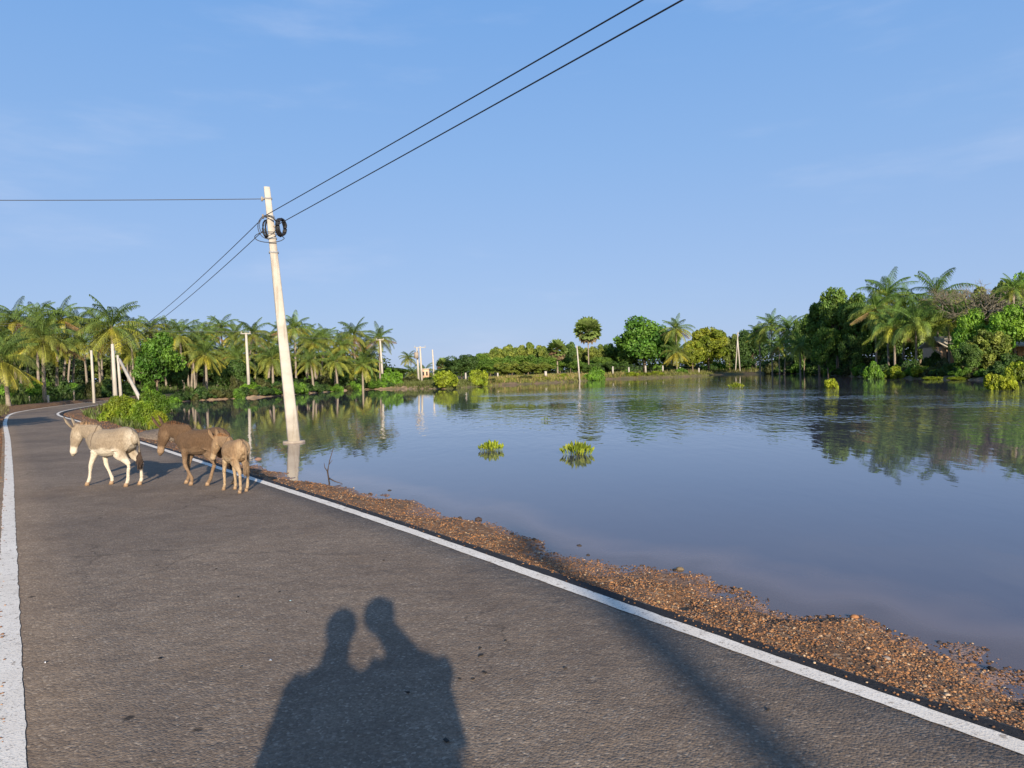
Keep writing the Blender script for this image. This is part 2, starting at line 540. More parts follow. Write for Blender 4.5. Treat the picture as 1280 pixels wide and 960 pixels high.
# ---- asphalt road: slab with real edges
def ribbon(name, a, b, z, mat, thick=None, cols=None, nx=1):
    """strip between polylines a and b (n,2)"""
    n = len(a)
    rows = [a + (b - a) * t for t in np.linspace(0, 1, nx + 1)]
    V = [np.c_[r_, np.full(n, z)] for r_ in rows]
    if thick:
        V = [np.c_[rows[0] + (rows[0] - rows[-1]) * 0.012, np.full(n, z - thick)]] + V + [np.c_[rows[-1] + (rows[-1] - rows[0]) * 0.012, np.full(n, z - thick)]]
    m_ = len(V)
    V = np.concatenate(V)
    Q = []
    for r_ in range(m_ - 1):
        i_ = np.arange(n - 1)
        Q.append(np.stack([r_ * n + i_, r_ * n + i_ + 1, (r_ + 1) * n + i_ + 1, (r_ + 1) * n + i_], -1))
    return mesh_np(name, V, np.concatenate(Q), None, False, [mat])

m, nt = new_mat('asphalt')
P = wpos(nt)
fine = noise(nt, P, 95, 3, 0.7)
vz = N(nt, 'ShaderNodeTexVoronoi', Scale=75.0); nt.links.new(P, vz.inputs['Vector'])
sv = N(nt, 'ShaderNodeSeparateColor'); nt.links.new(vz.outputs['Color'], sv.inputs[0])
agg = ramp(nt, [(0.0, (0.180, 0.142, 0.108)), (0.5, (0.222, 0.176, 0.134)), (0.92, (0.27, 0.22, 0.17)), (1.0, (0.38, 0.32, 0.25))], sv.outputs[0]).outputs['Color']
big = noise(nt, P, 0.55, 5, 0.6)
mid = noise(nt, P, 4.0, 5, 0.65)
c = mixc(nt, 1.0, agg, ramp(nt, [(0.3, (0.80, 0.78, 0.78)), (0.7, (1.18, 1.16, 1.12))], big).outputs['Color'], 'MULTIPLY')
c = mixc(nt, 1.0, c, ramp(nt, [(0.32, (0.86, 0.85, 0.85)), (0.68, (1.12, 1.12, 1.12))], mid).outputs['Color'], 'MULTIPLY')
c = mixc(nt, maprange(nt, fine, 0.30, 0.60, 0.30, 0.0), c, (0.03, 0.027, 0.024))
# worn wheel tracks, dusty edges and old repairs
rt = noise(nt, P, 0.9, 6, .7, (1, 1, 1))
c = mixc(nt, math_(nt, 'MULTIPLY', maprange(nt, rt, 0.52, 0.66), 0.35), c, (0.20, 0.145, 0.10))
c = mixc(nt, math_(nt, 'MULTIPLY', maprange(nt, noise(nt, P, 0.33, 4, .6), 0.50, 0.60), 0.22), c, (0.085, 0.072, 0.064))
vk = N(nt, 'ShaderNodeTexVoronoi', Scale=0.55, feature='DISTANCE_TO_EDGE')
pm = N(nt, 'ShaderNodeVectorMath', operation='ADD'); nt.links.new(P, pm.inputs[0])
nzv = N(nt, 'ShaderNodeTexNoise', Scale=2.0, Detail=5); nt.links.new(P, nzv.inputs['Vector'])
sc5 = N(nt, 'ShaderNodeVectorMath', operation='SCALE'); sc5.inputs['Scale'].default_value = 0.5; nt.links.new(nzv.outputs['Color'], sc5.inputs[0])
nt.links.new(sc5.outputs[0], pm.inputs[1]); nt.links.new(pm.outputs[0], vk.inputs['Vector'])
crk = math_(nt, 'MULTIPLY', maprange(nt, vk.outputs['Distance'], 0.0, 0.008, 1, 0), maprange(nt, noise(nt, P, 0.4, 2), .5, .6, 0, .45))
c = mixc(nt, crk, c, (0.03, 0.026, 0.023))
# oil and damp spots: own shapes
vs = N(nt, 'ShaderNodeTexVoronoi', Scale=2.3); nt.links.new(P, vs.inputs['Vector'])
vsn = math_(nt, 'ADD', vs.outputs['Distance'], math_(nt, 'MULTIPLY', noise(nt, P, 18, 3), 0.10))
svs = N(nt, 'ShaderNodeSeparateColor'); nt.links.new(vs.outputs['Color'], svs.inputs[0])
spot = math_(nt, 'MULTIPLY', maprange(nt, vsn, 0.075, 0.125, 1, 0), maprange(nt, svs.outputs[0], 0.55, 0.6, 0, 0.75))
c = mixc(nt, spot, c, (0.02, 0.018, 0.017))
nm = bump(nt, math_(nt, 'ADD', math_(nt, 'MULTIPLY', vz.outputs['Distance'], -1), math_(nt, 'MULTIPLY', fine, 0.6)), 0.6, 0.006)
nm = bump(nt, noise(nt, P, 9, 4), 0.5, 0.02, nm)
finish(nt, c, 0.9, nm, 0.12)
M_ASPH = m
me = ribbon('road', l_edge, r_edge, 0.0, M_ASPH, 0.09, nx=6)
tag(link('road', me), kind='structure')

# ---- painted edge lines
m, nt = new_mat('road_paint')
P = wpos(nt)
w = noise(nt, P, 14, 6, 0.75); w2 = noise(nt, P, 2.2, 5, 0.7); w3 = noise(nt, P, 90, 2)
base = ramp(nt, [(0.3, (0.72, 0.65, 0.54)), (0.7, (0.86, 0.80, 0.69))], w2).outputs['Color']
wear = math_(nt, 'MULTIPLY', maprange(nt, w, 0.56, 0.64), 0.8)
wear2 = math_(nt, 'MULTIPLY', maprange(nt, w3, 0.56, 0.68), 0.5)
c = mixc(nt, wear, base, (0.28, 0.22, 0.16)); c = mixc(nt, wear2, c, (0.16, 0.14, 0.12))
finish(nt, c, 0.7, bump(nt, w3, 0.5, 0.004), 0.3)
M_PAINT = m
def jitter(line, amp, seed):
    s = np.r_[0, np.cumsum(np.linalg.norm(np.diff(line, axis=0), axis=1))]
    return offset(line, 0) + (offset(line, 1) - offset(line, 0)) * ((fbm(s * 9, s * 0 + seed, 3, seed) - .5) * amp)[:, None]
def dense(pts, n):
    return spline(pts, n)
RLd = dense(Rpts, 6000); LLd = dense(Lpts, 6000)
M_TAR = simple('fresh_tar', (0.022, 0.020, 0.020), 0.85, 0.3, 40, 0.01)
tag(link('road_edge', ribbon('road_edge', jitter(offset(RLd, 0.065), 0.014, 6), jitter(offset(RLd, 0.155), 0.05, 7), 0.003, M_TAR)), kind='structure')
tag(link('road_line', ribbon('road_line', jitter(offset(RLd, -0.06), 0.014, 1), jitter(offset(RLd, 0.06), 0.014, 2), 0.004, M_PAINT)), kind='structure')
tag(link('road_line', ribbon('road_line', jitter(offset(LLd, -0.07), 0.018, 3), jitter(offset(LLd, 0.06), 0.018, 4), 0.004, M_PAINT)), kind='structure')

# ---- water
sel = (GH < WATER + 0.12) & (dist < 400)
idx = -np.ones(len(GX), int)
keep = sel[GQ].any(1)
used = np.unique(GQ[keep]); idx[used] = np.arange(len(used))
WV = np.stack([GX[used], GY[used], np.full(len(used), WATER)], 1)
depth = np.clip((WATER - GH[used]) / 1.0, 0, 1)   # murkier where deeper
wc = np.stack([depth, np.clip(-GS[used] / 60, 0, 1), depth], 1)
m, nt = new_mat('lake_water')
P = wpos(nt)
vc = N(nt, 'ShaderNodeVertexColor', layer_name='tint')
sp = N(nt, 'ShaderNodeSeparateColor'); nt.links.new(vc.outputs['Color'], sp.inputs[0])
sx = N(nt, 'ShaderNodeSeparateXYZ'); nt.links.new(P, sx.inputs[0])
ruf = math_(nt, 'MULTIPLY', maprange(nt, sx.outputs[0], -12, 10), maprange(nt, sx.outputs[1], 13, 36, 0.0, 1.0))
shelter = math_(nt, 'MAXIMUM', maprange(nt, sp.outputs[1], 0.25, 0.50, 0.05, 1.0), maprange(nt, sx.outputs[1], 24, 40, 1.0, 0.0))
ruf = math_(nt, 'MULTIPLY', ruf, shelter)
patch = maprange(nt, noise(nt, P, 0.05, 3, .5, (1, 2.2, 1)), 0.38, 0.6, 0.35, 1.0)
ruf = math_(nt, 'MULTIPLY', ruf, patch)
ruf = math_(nt, 'ADD', math_(nt, 'MULTIPLY', ruf, 0.9), 0.018)
h1 = noise(nt, P, 2.6, 2, 0.5, (1.5, 0.55, 1)); h2 = noise(nt, P, 1.2, 2, 0.5, (1.3, 0.5, 1))
hh = math_(nt, 'MULTIPLY', math_(nt, 'ADD', h1, math_(nt, 'MULTIPLY', h2, 0.8)), ruf)
nm = bump(nt, hh, 1.0, 0.095)
tr = N(nt, 'ShaderNodeBsdfTransparent'); tr.inputs[0].default_value = (0.96, 0.90, 0.84, 1)
di = N(nt, 'ShaderNodeBsdfDiffuse')
silt = ramp(nt, [(0.0, (0.25, 0.165, 0.13)), (0.04, (0.18, 0.13, 0.115)), (0.13, (0.088, 0.074, 0.092)), (0.5, (0.060, 0.056, 0.088))], sp.outputs[0])
nt.links.new(silt.outputs['Color'], di.inputs[0])
mud = N(nt, 'ShaderNodeMixShader')
nt.links.new(maprange(nt, sp.outputs[0], 0.0, 0.07, 0.45, 0.98), mud.inputs[0])
nt.links.new(tr.outputs[0], mud.inputs[1]); nt.links.new(di.outputs[0], mud.inputs[2])
gl = N(nt, 'ShaderNodeBsdfGlossy', Roughness=0.02); gl.inputs[0].default_value = (1, 1, 1, 1)
nt.links.new(nm, gl.inputs['Normal'])
fr = N(nt, 'ShaderNodeFresnel', IOR=1.40); nt.links.new(nm, fr.inputs['Normal'])
ms = N(nt, 'ShaderNodeMixShader')
nt.links.new(fr.outputs[0], ms.inputs[0]); nt.links.new(mud.outputs[0], ms.inputs[1]); nt.links.new(gl.outputs[0], ms.inputs[2])
o = N(nt, 'ShaderNodeOutputMaterial'); nt.links.new(ms.outputs[0], o.inputs['Surface'])
me = mesh_np('water', WV, idx[GQ[keep]], wc, True, [m])
tag(link('water', me), kind='structure')

# ---- gravel: loose stones on the verge (real pebbles)
def scatter_pebbles():
    pts = []
    u = RNG.random((400000, 2))
    # sample in polar space so density follows distance from the camera's end of the verge
    rr = 2.2 * (45 / 2.2) ** (u[:, 0] ** 1.5); aa = np.radians(-52 + u[:, 1] * 120)
    x = rr * np.sin(aa); y = rr * np.cos(aa)
    h, s, rd, s2 = ground_h(x, y)
    ok = ((rd > 0.0) | ((rd > -0.09) & (RNG.random(len(x)) < .10))) & (s2 > -0.03) & (rd < 3.4) & (RNG.random(len(x)) < np.where(s2 > 0, 1.0, 0.3)) & (fbm(x * 2.2, y * 2.2, 3, 44) + .25 * RNG.random(len(x)) < .84)
    x, y, h, rr, rd, s2k = x[ok], y[ok], h[ok], rr[ok], rd[ok], s2[ok]
    n = min(len(x), 75000)
    x, y, h, rr, rd, s2k = x[:n], y[:n], h[:n], rr[:n], rd[:n], s2k[:n]
    g = (1 + 5 ** .5) / 2
    ico = np.array([(-1, g, 0), (1, g, 0), (-1, -g, 0), (1, -g, 0), (0, -1, g), (0, 1, g), (0, -1, -g), (0, 1, -g), (g, 0, -1), (g, 0, 1), (-g, 0, -1), (-g, 0, 1)]) / 1.9
    T = np.array([(0, 11, 5), (0, 5, 1), (0, 1, 7), (0, 7, 10), (0, 10, 11), (1, 5, 9), (5, 11, 4), (11, 10, 2), (10, 7, 6), (7, 1, 8),
                  (3, 9, 4), (3, 4, 2), (3, 2, 6), (3, 6, 8), (3, 8, 9), (4, 9, 5), (2, 4, 11), (6, 2, 10), (8, 6, 7), (9, 8, 1)])
    sz = 0.0025 + 0.0058 * RNG.random(n) ** 2.5 + 0.00035 * rr
    sz = np.where(RNG.random(n) < 0.01, np.minimum(sz * 2.2, .022), sz)
    a = RNG.random(n) * 6.28
    base = ico[None] * (1 + 0.35 * (RNG.random((n, 12, 1)) - .5))
    S = np.stack([sz * (1 + .6 * RNG.random(n)), sz * (.8 + .3 * RNG.random(n)), sz * (.5 + .3 * RNG.random(n))], 1)
    Vv = base * S[:, None]
    cs, sn = np.cos(a)[:, None], np.sin(a)[:, None]
    Vx = Vv[..., 0] * cs - Vv[..., 1] * sn + x[:, None]
    Vy = Vv[..., 0] * sn + Vv[..., 1] * cs + y[:, None]
    Vz = Vv[..., 2] + np.where(rd < 0.01, 0.003, h)[:, None] + (S[:, 2] * .35)[:, None]
    Vv = np.stack([Vx, Vy, Vz], -1).reshape(-1, 3)
    TT = (T[None] + (np.arange(n) * 12)[:, None, None]).reshape(-1, 3)
    pal = np.array([(0.36, 0.18, 0.075), (0.30, 0.145, 0.06), (0.44, 0.25, 0.12), (0.22, 0.12, 0.065), (0.12, 0.085, 0.06), (0.55, 0.42, 0.28), (0.38, 0.20, 0.09), (0.07, 0.055, 0.045)])
    pc = pal[RNG.choice(8, n, p=[.20, .18, .11, .17, .11, .05, .12, .06])] * np.array((.74, .70, .66)) * np.where((s2k < .12) & (RNG.random(n) < .45), .3, 1.0)[:, None] * (0.6 + 0.75 * RNG.random((n, 1)))
    return Vv, TT, np.repeat(pc, 12, 0)
m, nt = new_mat('pebble')
a = N(nt, 'ShaderNodeVertexColor', layer_name='tint')
finish(nt, a.outputs['Color'], 0.75, None, 0.35)
M_PEB = m
Vp, Tp, Cp = scatter_pebbles()
tag(link('gravel', mesh_np('gravel', Vp, Tp, Cp, False, [M_PEB])), 'loose orange brown gravel along the lake edge of the road', 'gravel', kind='stuff')

exec_after = []
# ================================================================== PLANTS
def rot_z(V, a):
    c, s = math.cos(a), math.sin(a)
    return V @ np.array([[c, s, 0], [-s, c, 0], [0, 0, 1]])

def frond(mb, L, elev, bend, az, tint, rng, pairs=26, width=0.25, leafw=0.052, hang=0.5):
    n = 9
    t = np.linspace(0, 1, n)
    th = elev - bend * t ** 1.15
    dx = np.cos(th) * L / (n - 1); dz = np.sin(th) * L / (n - 1)
    X = np.r_[0, np.cumsum(dx[:-1])]; Z = np.r_[0, np.cumsum(dz[:-1])]
    sway = 0.12 * L * rng.normal() * t ** 2
    P = np.stack([X, sway, Z], 1)
    tint = np.array(tint)
    # rachis, its colour lifted above the leaflets to paint in sun along the arc
    base = len(P)
    acc = MB()
    acc.tube(P[::2], np.linspace(0.045, 0.012, len(P[::2])), 4, tint * 1.5 + 0.03, caps=False)
    Vs = []; Qs = []; Cs = []; k = 0
    for i in range(pairs):
        u = 0.12 + 0.86 * (i + 0.5 * rng.random()) / pairs
        p = np.array([np.interp(u, t, P[:, q]) for q in range(3)])
        a = np.interp(u, t, th)
        f = np.array([math.cos(a), 0, math.sin(a)]); up = np.array([-math.sin(a), 0, math.cos(a)])
        ll = L * width * (math.sin(math.pi * min(1, u * 0.80 + 0.17)) ** 0.7) * (0.85 + 0.3 * rng.random())
        for sd in (-1, 1):
            fan = 0.45 + 0.5 * u
            d0 = np.array([0, sd, 0]) * 1.0 + f * fan + up * (0.25 - 0.25 * hang)
            d0 /= np.linalg.norm(d0)
            d1 = d0 + np.array([0, 0, -1]) * (0.9 + hang * 1.9) * (0.8 + .5 * rng.random()); d1 /= np.linalg.norm(d1)
            m_ = p + d0 * ll * .45; e = m_ + d1 * ll * .6
            w = f * leafw * 0.5
            Vs += [p - w * .6, p + w * .6, m_ + w, m_ - w, e + w * .25, e - w * .25]
            Qs += [(k, k + 1, k + 2, k + 3), (k + 3, k + 2, k + 4, k + 5)]
            cc = tint * (0.6 + 0.8 * rng.random())
            Cs += [cc] * 6
            k += 6
    acc.add(np.array(Vs), np.array(Qs), None, np.array(Cs))
    Vv = rot_z(np.concatenate(acc.V), az)
    mb.add(Vv, np.concatenate(acc.Q), None, np.concatenate(acc.C))

def palm_crown(seed, yellow=0.4, L=3.05, n=27, sparse=0.0):
    rng = np.random.default_rng(seed)
    mb = MB()
    ga = 2.39996
    for i in range(n):
        u = i / (n - 1)                      # 0 young upright, 1 old hanging
        elev = R(86 - 128 * u ** 0.95 + rng.normal() * 8)
        bend = R(42 + 60 * (1 - abs(u - .45) * 1.4) + rng.normal() * 9)
        if u > .8: bend = R(14 + rng.random() * 20)
        g = np.array([0.105, 0.17, 0.028]); o = np.array([0.23, 0.25, 0.032]); ye = np.array([0.40, 0.35, 0.03]); br = np.array([0.26, 0.16, 0.06])
        if u < .3: t_ = g
        elif u < .62: t_ = g + (o - g) * rng.random()
        else:
            q = rng.random()
            t_ = o if q > yellow + .32 else (o + (ye - o) * rng.random() if q > .10 else br)
        frond(mb, L * (0.72 + .33 * math.sin(math.pi * (0.2 + .6 * u))) * (0.9 + .2 * rng.random()), elev, bend, i * ga + rng.random() * .5, t_, rng,
              pairs=34, hang=0.30 + 0.7 * u)
    # coconuts and sheath
    for i in range(9):
        a = rng.random() * 6.28
        mb.ball((0.28 * math.cos(a), .28 * math.sin(a), -0.22 - .2 * rng.random()), 0.12, 6, 4, (0.16, 0.13, 0.04) if i % 2 else (0.10, 0.12, 0.03))
    mb.tube([(0, 0, -.35), (0, 0, .25)], [.17, .10], 7, (.20, .14, .08))
    return mb.mesh('crown', M_PALM)

PALM_CROWNS = [palm_crown(100 + i, y_) for i, y_ in enumerate((.10, .22, .38, .72, .15, .0))]
YELLOW = 3; GREEN = 5

def trunk_mesh(seed, lean=0.08, r0=0.17, r1=0.11, curve=0.1):
    rng = np.random.default_rng(seed)
    t = np.linspace(0, 1, 9)
    a = rng.random() * 6.28
    off = lean * t + curve * t * t
    P = np.stack([off * math.cos(a), off * math.sin(a), t], 1)
    mb = MB()
    r = np.linspace(r0, r1, 9); r[0] *= 1.35
    # trunk is unit tall: stretched to height later
    mb.tube(P, r, 8, (1, 1, 1), flat=None)
    me = mb.mesh('trunk', M_PTRUNK, True)
    return me, (off[-1] * math.cos(a), off[-1] * math.sin(a))
PTR = [trunk_mesh(200 + i, *q) for i, q in enumerate(((.1, .14, .09, .2), (.3, .13, .085, .5), (.0, .145, .10, .05), (.5, .13, .09, .2)))]

def palm(px, py, d, sc=1.0, var=0, label=None, group=None, name='coconut_palm', tint=None, tr=None):
    X = xw(px, d)
    g = gh1(X, d)
    top = zw(px, py, d)
    h = max(1.0, top - g)
    trk, (ox, oy) = PTR[(tr if tr is not None else int(abs(px) * 7 + d)) % 4]
    o = root(name, label, 'palm tree', (X - ox, d - oy, g), group=group)
    t = link('trunk', trk, o, (0, 0, -0.05)); t.scale = (1, 1, h + .05)
    c = link('crown', PALM_CROWNS[var], o, (ox, oy, h), random.uniform(0, 6.28), sc)
    v = random.uniform(.85, 1.15)
    c.color = tint or (v, v, v, 1)
    return o

# ---- broadleaf crowns from leaf clumps
def leaf_cloud(mb, C, Rr, n, size, col, rng, colvar=.25, up=0.35, shell=0.55):
    """n leaf quads on an ellipsoid shell"""
    d = rng.normal(size=(n, 3)); d /= np.linalg.norm(d, axis=1)[:, None]
    r = (shell + (1 - shell) * rng.random(n) ** .6)[:, None]
    P = np.array(C) + d * r * np.array(Rr)
    nrm = d * 0.9 + rng.normal(size=(n, 3)) * 0.75 + np.array([0, 0, up])
    nrm /= np.linalg.norm(nrm, axis=1)[:, None]
    a = np.cross(nrm, rng.normal(size=(n, 3))); a /= np.linalg.norm(a, axis=1)[:, None] + 1e-9
    b = np.cross(nrm, a)
    s = size * (0.6 + .8 * rng.random(n))[:, None]
    V = np.stack([P - a * s, P + b * s * .55, P + a * s, P - b * s * .55], 1).reshape(-1, 3)
    Q = np.arange(4 * n).reshape(n, 4)
    c = np.array(col) * (1 - colvar + 2 * colvar * rng.random((n, 1)))
    mb.add(V, Q, None, np.repeat(c, 4, 0))

def tree_mesh(seed, Rxy=4.0, H=8.0, base=0.06, clumps=34, leaves=300, size=.2, col=(.045, .10, .02), col2=(.10, .16, .03), clump=.30, flat=1.0):
    """crown and trunk; the crown spans base*H .. H"""
    rng = np.random.default_rng(seed)
    mb = MB(); tb = MB()
    zc = H * (base + 1) / 2; rz = H * (1 - base) / 2
    cents = []
    for i in range(clumps):
        d = rng.normal(size=3); d /= np.linalg.norm(d)
        d[2] = abs(d[2]) * (1 if rng.random() < .72 else -1)
        rr = 0.45 + 0.38 * rng.random()
        c = np.array([d[0] * Rxy * rr, d[1] * Rxy * rr, zc + d[2] * rz * rr * flat])
        cr = clump * (0.65 + .7 * rng.random())
        q = rng.random()
        co = np.array(col) * (1 - q) + np.array(col2) * q
        leaf_cloud(mb, c, (Rxy * cr, Rxy * cr, rz * cr * .85), leaves, size, co, rng)
        cents.append(c)
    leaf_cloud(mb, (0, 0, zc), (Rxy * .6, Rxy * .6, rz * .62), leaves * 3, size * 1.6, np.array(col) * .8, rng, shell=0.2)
    tb.tube([(0, 0, -.1), (.05, .03, H * .25), (0, .1, H * .5)], [.045 * H * .6, .03 * H * .6, .018 * H * .6], 7)
    for c in cents[::3]:
        tb.tube([(0.03, .02, H * .22), (c[0] * .45, c[1] * .45, (c[2] + H * .3) * .5), tuple(c)], [.018 * H * .6, .011 * H * .6, .004 * H * .6], 5)
    return mb.mesh('crown', M_LEAF), tb.mesh('trunk', M_BARK, True), H, Rxy

TREES = {
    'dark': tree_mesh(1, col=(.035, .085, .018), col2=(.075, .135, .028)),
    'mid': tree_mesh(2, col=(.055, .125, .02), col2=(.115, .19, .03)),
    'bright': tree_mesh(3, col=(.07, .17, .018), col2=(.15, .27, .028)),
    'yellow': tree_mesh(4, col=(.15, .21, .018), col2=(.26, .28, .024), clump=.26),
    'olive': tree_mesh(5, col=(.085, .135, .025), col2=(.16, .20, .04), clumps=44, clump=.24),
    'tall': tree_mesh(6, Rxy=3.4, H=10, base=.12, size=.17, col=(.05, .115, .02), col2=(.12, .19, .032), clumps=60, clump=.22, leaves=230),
}
def tree(px, top, d, wpx, kind, label, group=None, cat='tree', name='broadleaf_tree', dz=0, tint=None, rz=None):
    cr, tr_, H, Rx = TREES[kind]
    X = xw(px, d); g = gh1(X, d) + dz
    h = max(1.2, zw(px, top, d) - g)
    w = wpx * d / F_PX / 2 / Rx
    o = root(name, label, cat, (X, d, g), random.uniform(0, 6.28) if rz is None else rz, group)
    o.scale = (w * .98, w * .98, h / H * 1.12)
    link('trunk', tr_, o)
    c = link('crown', cr, o)
    v = random.uniform(.88, 1.12); c.color = tint or (v, v, v, 1)
    return o

# ---- bushes: foliage to the ground plus thin stems
def bush_mesh(seed, clumps=26, leaves=150, size=.10, col=(.10, .16, .02), col2=(.16, .22, .03), up=.5):
    rng = np.random.default_rng(seed)
    mb = MB(); tb = MB()
    for i in range(clumps):
        a = rng.random() * 6.28; el = math.asin(rng.random() * .97)
        rr = .50 + .3 * rng.random()
        c = np.array([math.cos(a) * math.cos(el) * rr, math.sin(a) * math.cos(el) * rr, max(.06, math.sin(el) * rr)])
        cr = .22 * (.7 + .6 * rng.random()); q = rng.random()
        leaf_cloud(mb, c, (cr * 1.1, cr * 1.1, cr), leaves, size, np.array(col) * (1 - q) + np.array(col2) * q, rng, up=up)
        tb.tube([(rng.normal() * .06, rng.normal() * .06, -.15), tuple(c * .5 + np.array([0, 0, .02])), tuple(c)], [.022, .015, .006], 4)
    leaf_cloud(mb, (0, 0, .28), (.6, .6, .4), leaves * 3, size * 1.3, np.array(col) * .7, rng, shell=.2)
    return mb.mesh('foliage', M_LEAF), tb.mesh('stem', M_BARK)
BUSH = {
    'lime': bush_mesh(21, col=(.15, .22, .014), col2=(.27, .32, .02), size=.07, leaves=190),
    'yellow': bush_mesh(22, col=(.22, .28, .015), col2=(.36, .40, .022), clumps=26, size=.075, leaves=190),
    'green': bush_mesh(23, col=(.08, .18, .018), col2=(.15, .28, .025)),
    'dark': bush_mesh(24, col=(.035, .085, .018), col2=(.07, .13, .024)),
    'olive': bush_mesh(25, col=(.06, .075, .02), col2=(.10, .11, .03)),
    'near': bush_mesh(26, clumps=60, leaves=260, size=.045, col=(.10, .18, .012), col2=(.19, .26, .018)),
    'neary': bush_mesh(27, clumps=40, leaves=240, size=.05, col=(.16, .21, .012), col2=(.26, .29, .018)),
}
def bush(px, top, base, wpx, d, kind, label=None, group=None, name='bush', cat='bush', tint=None):
    fo, st = BUSH[kind]
    X = xw(px, d); g = max(gh1(X, d), WATER - .02)
    zb = zw(px, base, d) if base else g
    zb = g if base is None else min(max(zb, g - .3), g + .4)
    h = max(.3, zw(px, top, d) - g)
    w = wpx * d / F_PX / 2 * .98
    o = root(name, label, cat, (X, d, g), random.uniform(0, 6.28), group)
    o.scale = (w, w, h * .98)
    link('foliage', fo, o); link('stem', st, o)
    v = random.uniform(.9, 1.1); o.children[0].color = tint or (v, v, v, 1)
    return o

# -------------------------------------------------- left palm grove, front row
PG = 'coconut palms of the grove across the road bend and the bank'
palm(3, 452, 47, 0.88, YELLOW, 'coconut palm with a yellow crown cut by the left edge of the picture', PG)
palm(55, 424, 54, 0.99, YELLOW, 'large coconut palm with yellow hanging fronds behind the road bend at the far left', PG, tr=2)
palm(142, 410, 58, 1.07, 1, 'broad coconut palm rising right behind the pale poles at the road bend', PG, tr=2)
palm(258, 444, 74, 0.88, YELLOW, 'short golden coconut palm on the bank midway between the leafy tree and the cross-armed pole', PG, tr=2)
palm(341, 449, 78, 0.92, GREEN, 'low green coconut palm with a thick trunk directly left of the big leaning pole', PG, tr=2)
palm(317, 419, 86, 0.88, 1, 'coconut palm crown just right of the top of the cross-armed pole', PG)
palm(370, 411, 92, 0.97, 0, 'tall coconut palm just right of the big leaning pole', PG)
palm(392, 429, 90, 0.92, 2, 'coconut palm with olive hanging fronds and pale trunk, second right of the big leaning pole', PG, tr=0)
palm(408, 424, 97, 0.84, 1, 'coconut palm between the olive one and the yellow-fronded one right of the leaning pole', PG)
palm(426, 434, 92, 0.84, YELLOW, 'coconut palm with yellow lower fronds and a curved pale trunk on the far bank', PG, tr=1)
palm(444, 420, 95, 1.01, 1, 'full crowned coconut palm, second from the right end of the left grove', PG, tr=2)
palm(475, 424, 97, 0.92, 0, 'last coconut palm at the right end of the left grove, behind the pole', PG, tr=2)
BK = 'coconut palms in the back rows of the left grove'
_marks = [(-400, 'outside'), (0, 'the left edge'), (55, 'the large yellow palm'), (115, 'the lone pale pole'), (143, 'the thickest bend pole'), (196, 'the round leafy tree'), (258, 'the short golden palm'),
          (308, 'the crossarm pole'), (347, 'the leaning pole'), (478, 'the last pole')]
_cnt = {}
_ord = ['first', 'second', 'third', 'fourth', 'fifth', 'sixth', 'seventh']
_sky = sorted([22, 48, 79, 99, 122, 191, 165, 210, 226, 247, 262, 278, 296, 337, 354, 384, 399, 433, 456, -20, -45, 2, -35, -80])
def skyline_label(px):
    k_ = max(i_ for i_, m_ in enumerate(_marks) if m_[0] <= px)
    grp_ = [p_ for p_ in _sky if _marks[k_][0] <= p_ < _marks[k_ + 1][0]]
    return '%s skyline palm from left between %s and %s' % (_ord[grp_.index(px)], _marks[k_][1], _marks[k_ + 1][1])
bl = 'coconut palm in the back rows of the left grove, its crown among many like it'
for px, py, d, s_, v in [(22, 393, 74, 1.25, 0), (48, 394, 78, 1.3, 4), (79, 391, 80, 1.3, 0), (99, 397, 84, 1.2, 1), (122, 398, 86, 1.2, 4), (191, 403, 84, 1.0, 5),
                         (165, 404, 80, 1.1, 0), (210, 409, 86, 1.2, 1), (226, 411, 82, 1.15, 4), (247, 414, 88, 1.2, 2), (262, 408, 95, 1.15, 0), (278, 402, 98, 1.15, 5),
                         (296, 412, 96, 1.2, 4), (337, 419, 100, 1.15, 1), (354, 408, 100, 1.15, 0), (384, 413, 104, 1.1, 4), (399, 415, 106, 1.1, 5), (433, 418, 106, 1.1, 5),
                         (456, 428, 108, 1.05, 1), (-20, 400, 72, 1.2, 1), (-45, 405, 66, 1.2, 0), (2, 405, 76, 1.2, 5), (-35, 440, 50, 1.0, 2), (-80, 410, 70, 1.2, 1)]:
    palm(px, py + 9, d, s_ * .80, v, skyline_label(px), BK)
for i in range(34):
    px = -30 + 505 * (i + random.random()) / 34
    d = random.uniform(66, 78) + px * .06 if i % 2 else random.uniform(80, 100)
    base_top = np.interp(px, [0, 200, 480], [418, 426, 440])
    palm(px, base_top + random.uniform(2, 20), d, random.uniform(.7, .92), random.choice([0, 1, 2, 4, 5, 1, 2]), bl, BK)
for i in range(22):
    px = -90 - 22 * i
    palm(px, 415 + random.uniform(-8, 22), random.uniform(48, 70), random.uniform(.8, 1.1), random.choice([0, 1, 2, 4, 5]), 'coconut palm standing beyond the left edge of the picture', 'coconut palms beyond the left edge of the picture')
# wood behind the grove
WG = 'dark broadleaf trees filling in behind the left palm grove'
wl = 'dark broadleaf tree filling the gaps low behind the palms of the left grove'
for i in range(17):
    px = -60 + 540 * i / 16
    tree(px, np.interp(px, [0, 200, 480], [436, 440, 455]) + random.uniform(-4, 6), random.uniform(108, 118), random.uniform(55, 75), random.choice(['dark', 'tall', 'olive']), wl, WG)
tree(196, 426, 60, 62, 'bright', 'round bright green leafy tree beside the leaning stay pole, in front of the palms', tint=(.9, .95, 1, 1))
tree(222, 452, 66, 34, 'mid', 'small green leafy tree right of the round bright one, under the palms')
tree(288, 452, 80, 46, 'dark', 'dark leafy tree under the palms left of the cross-armed pole')
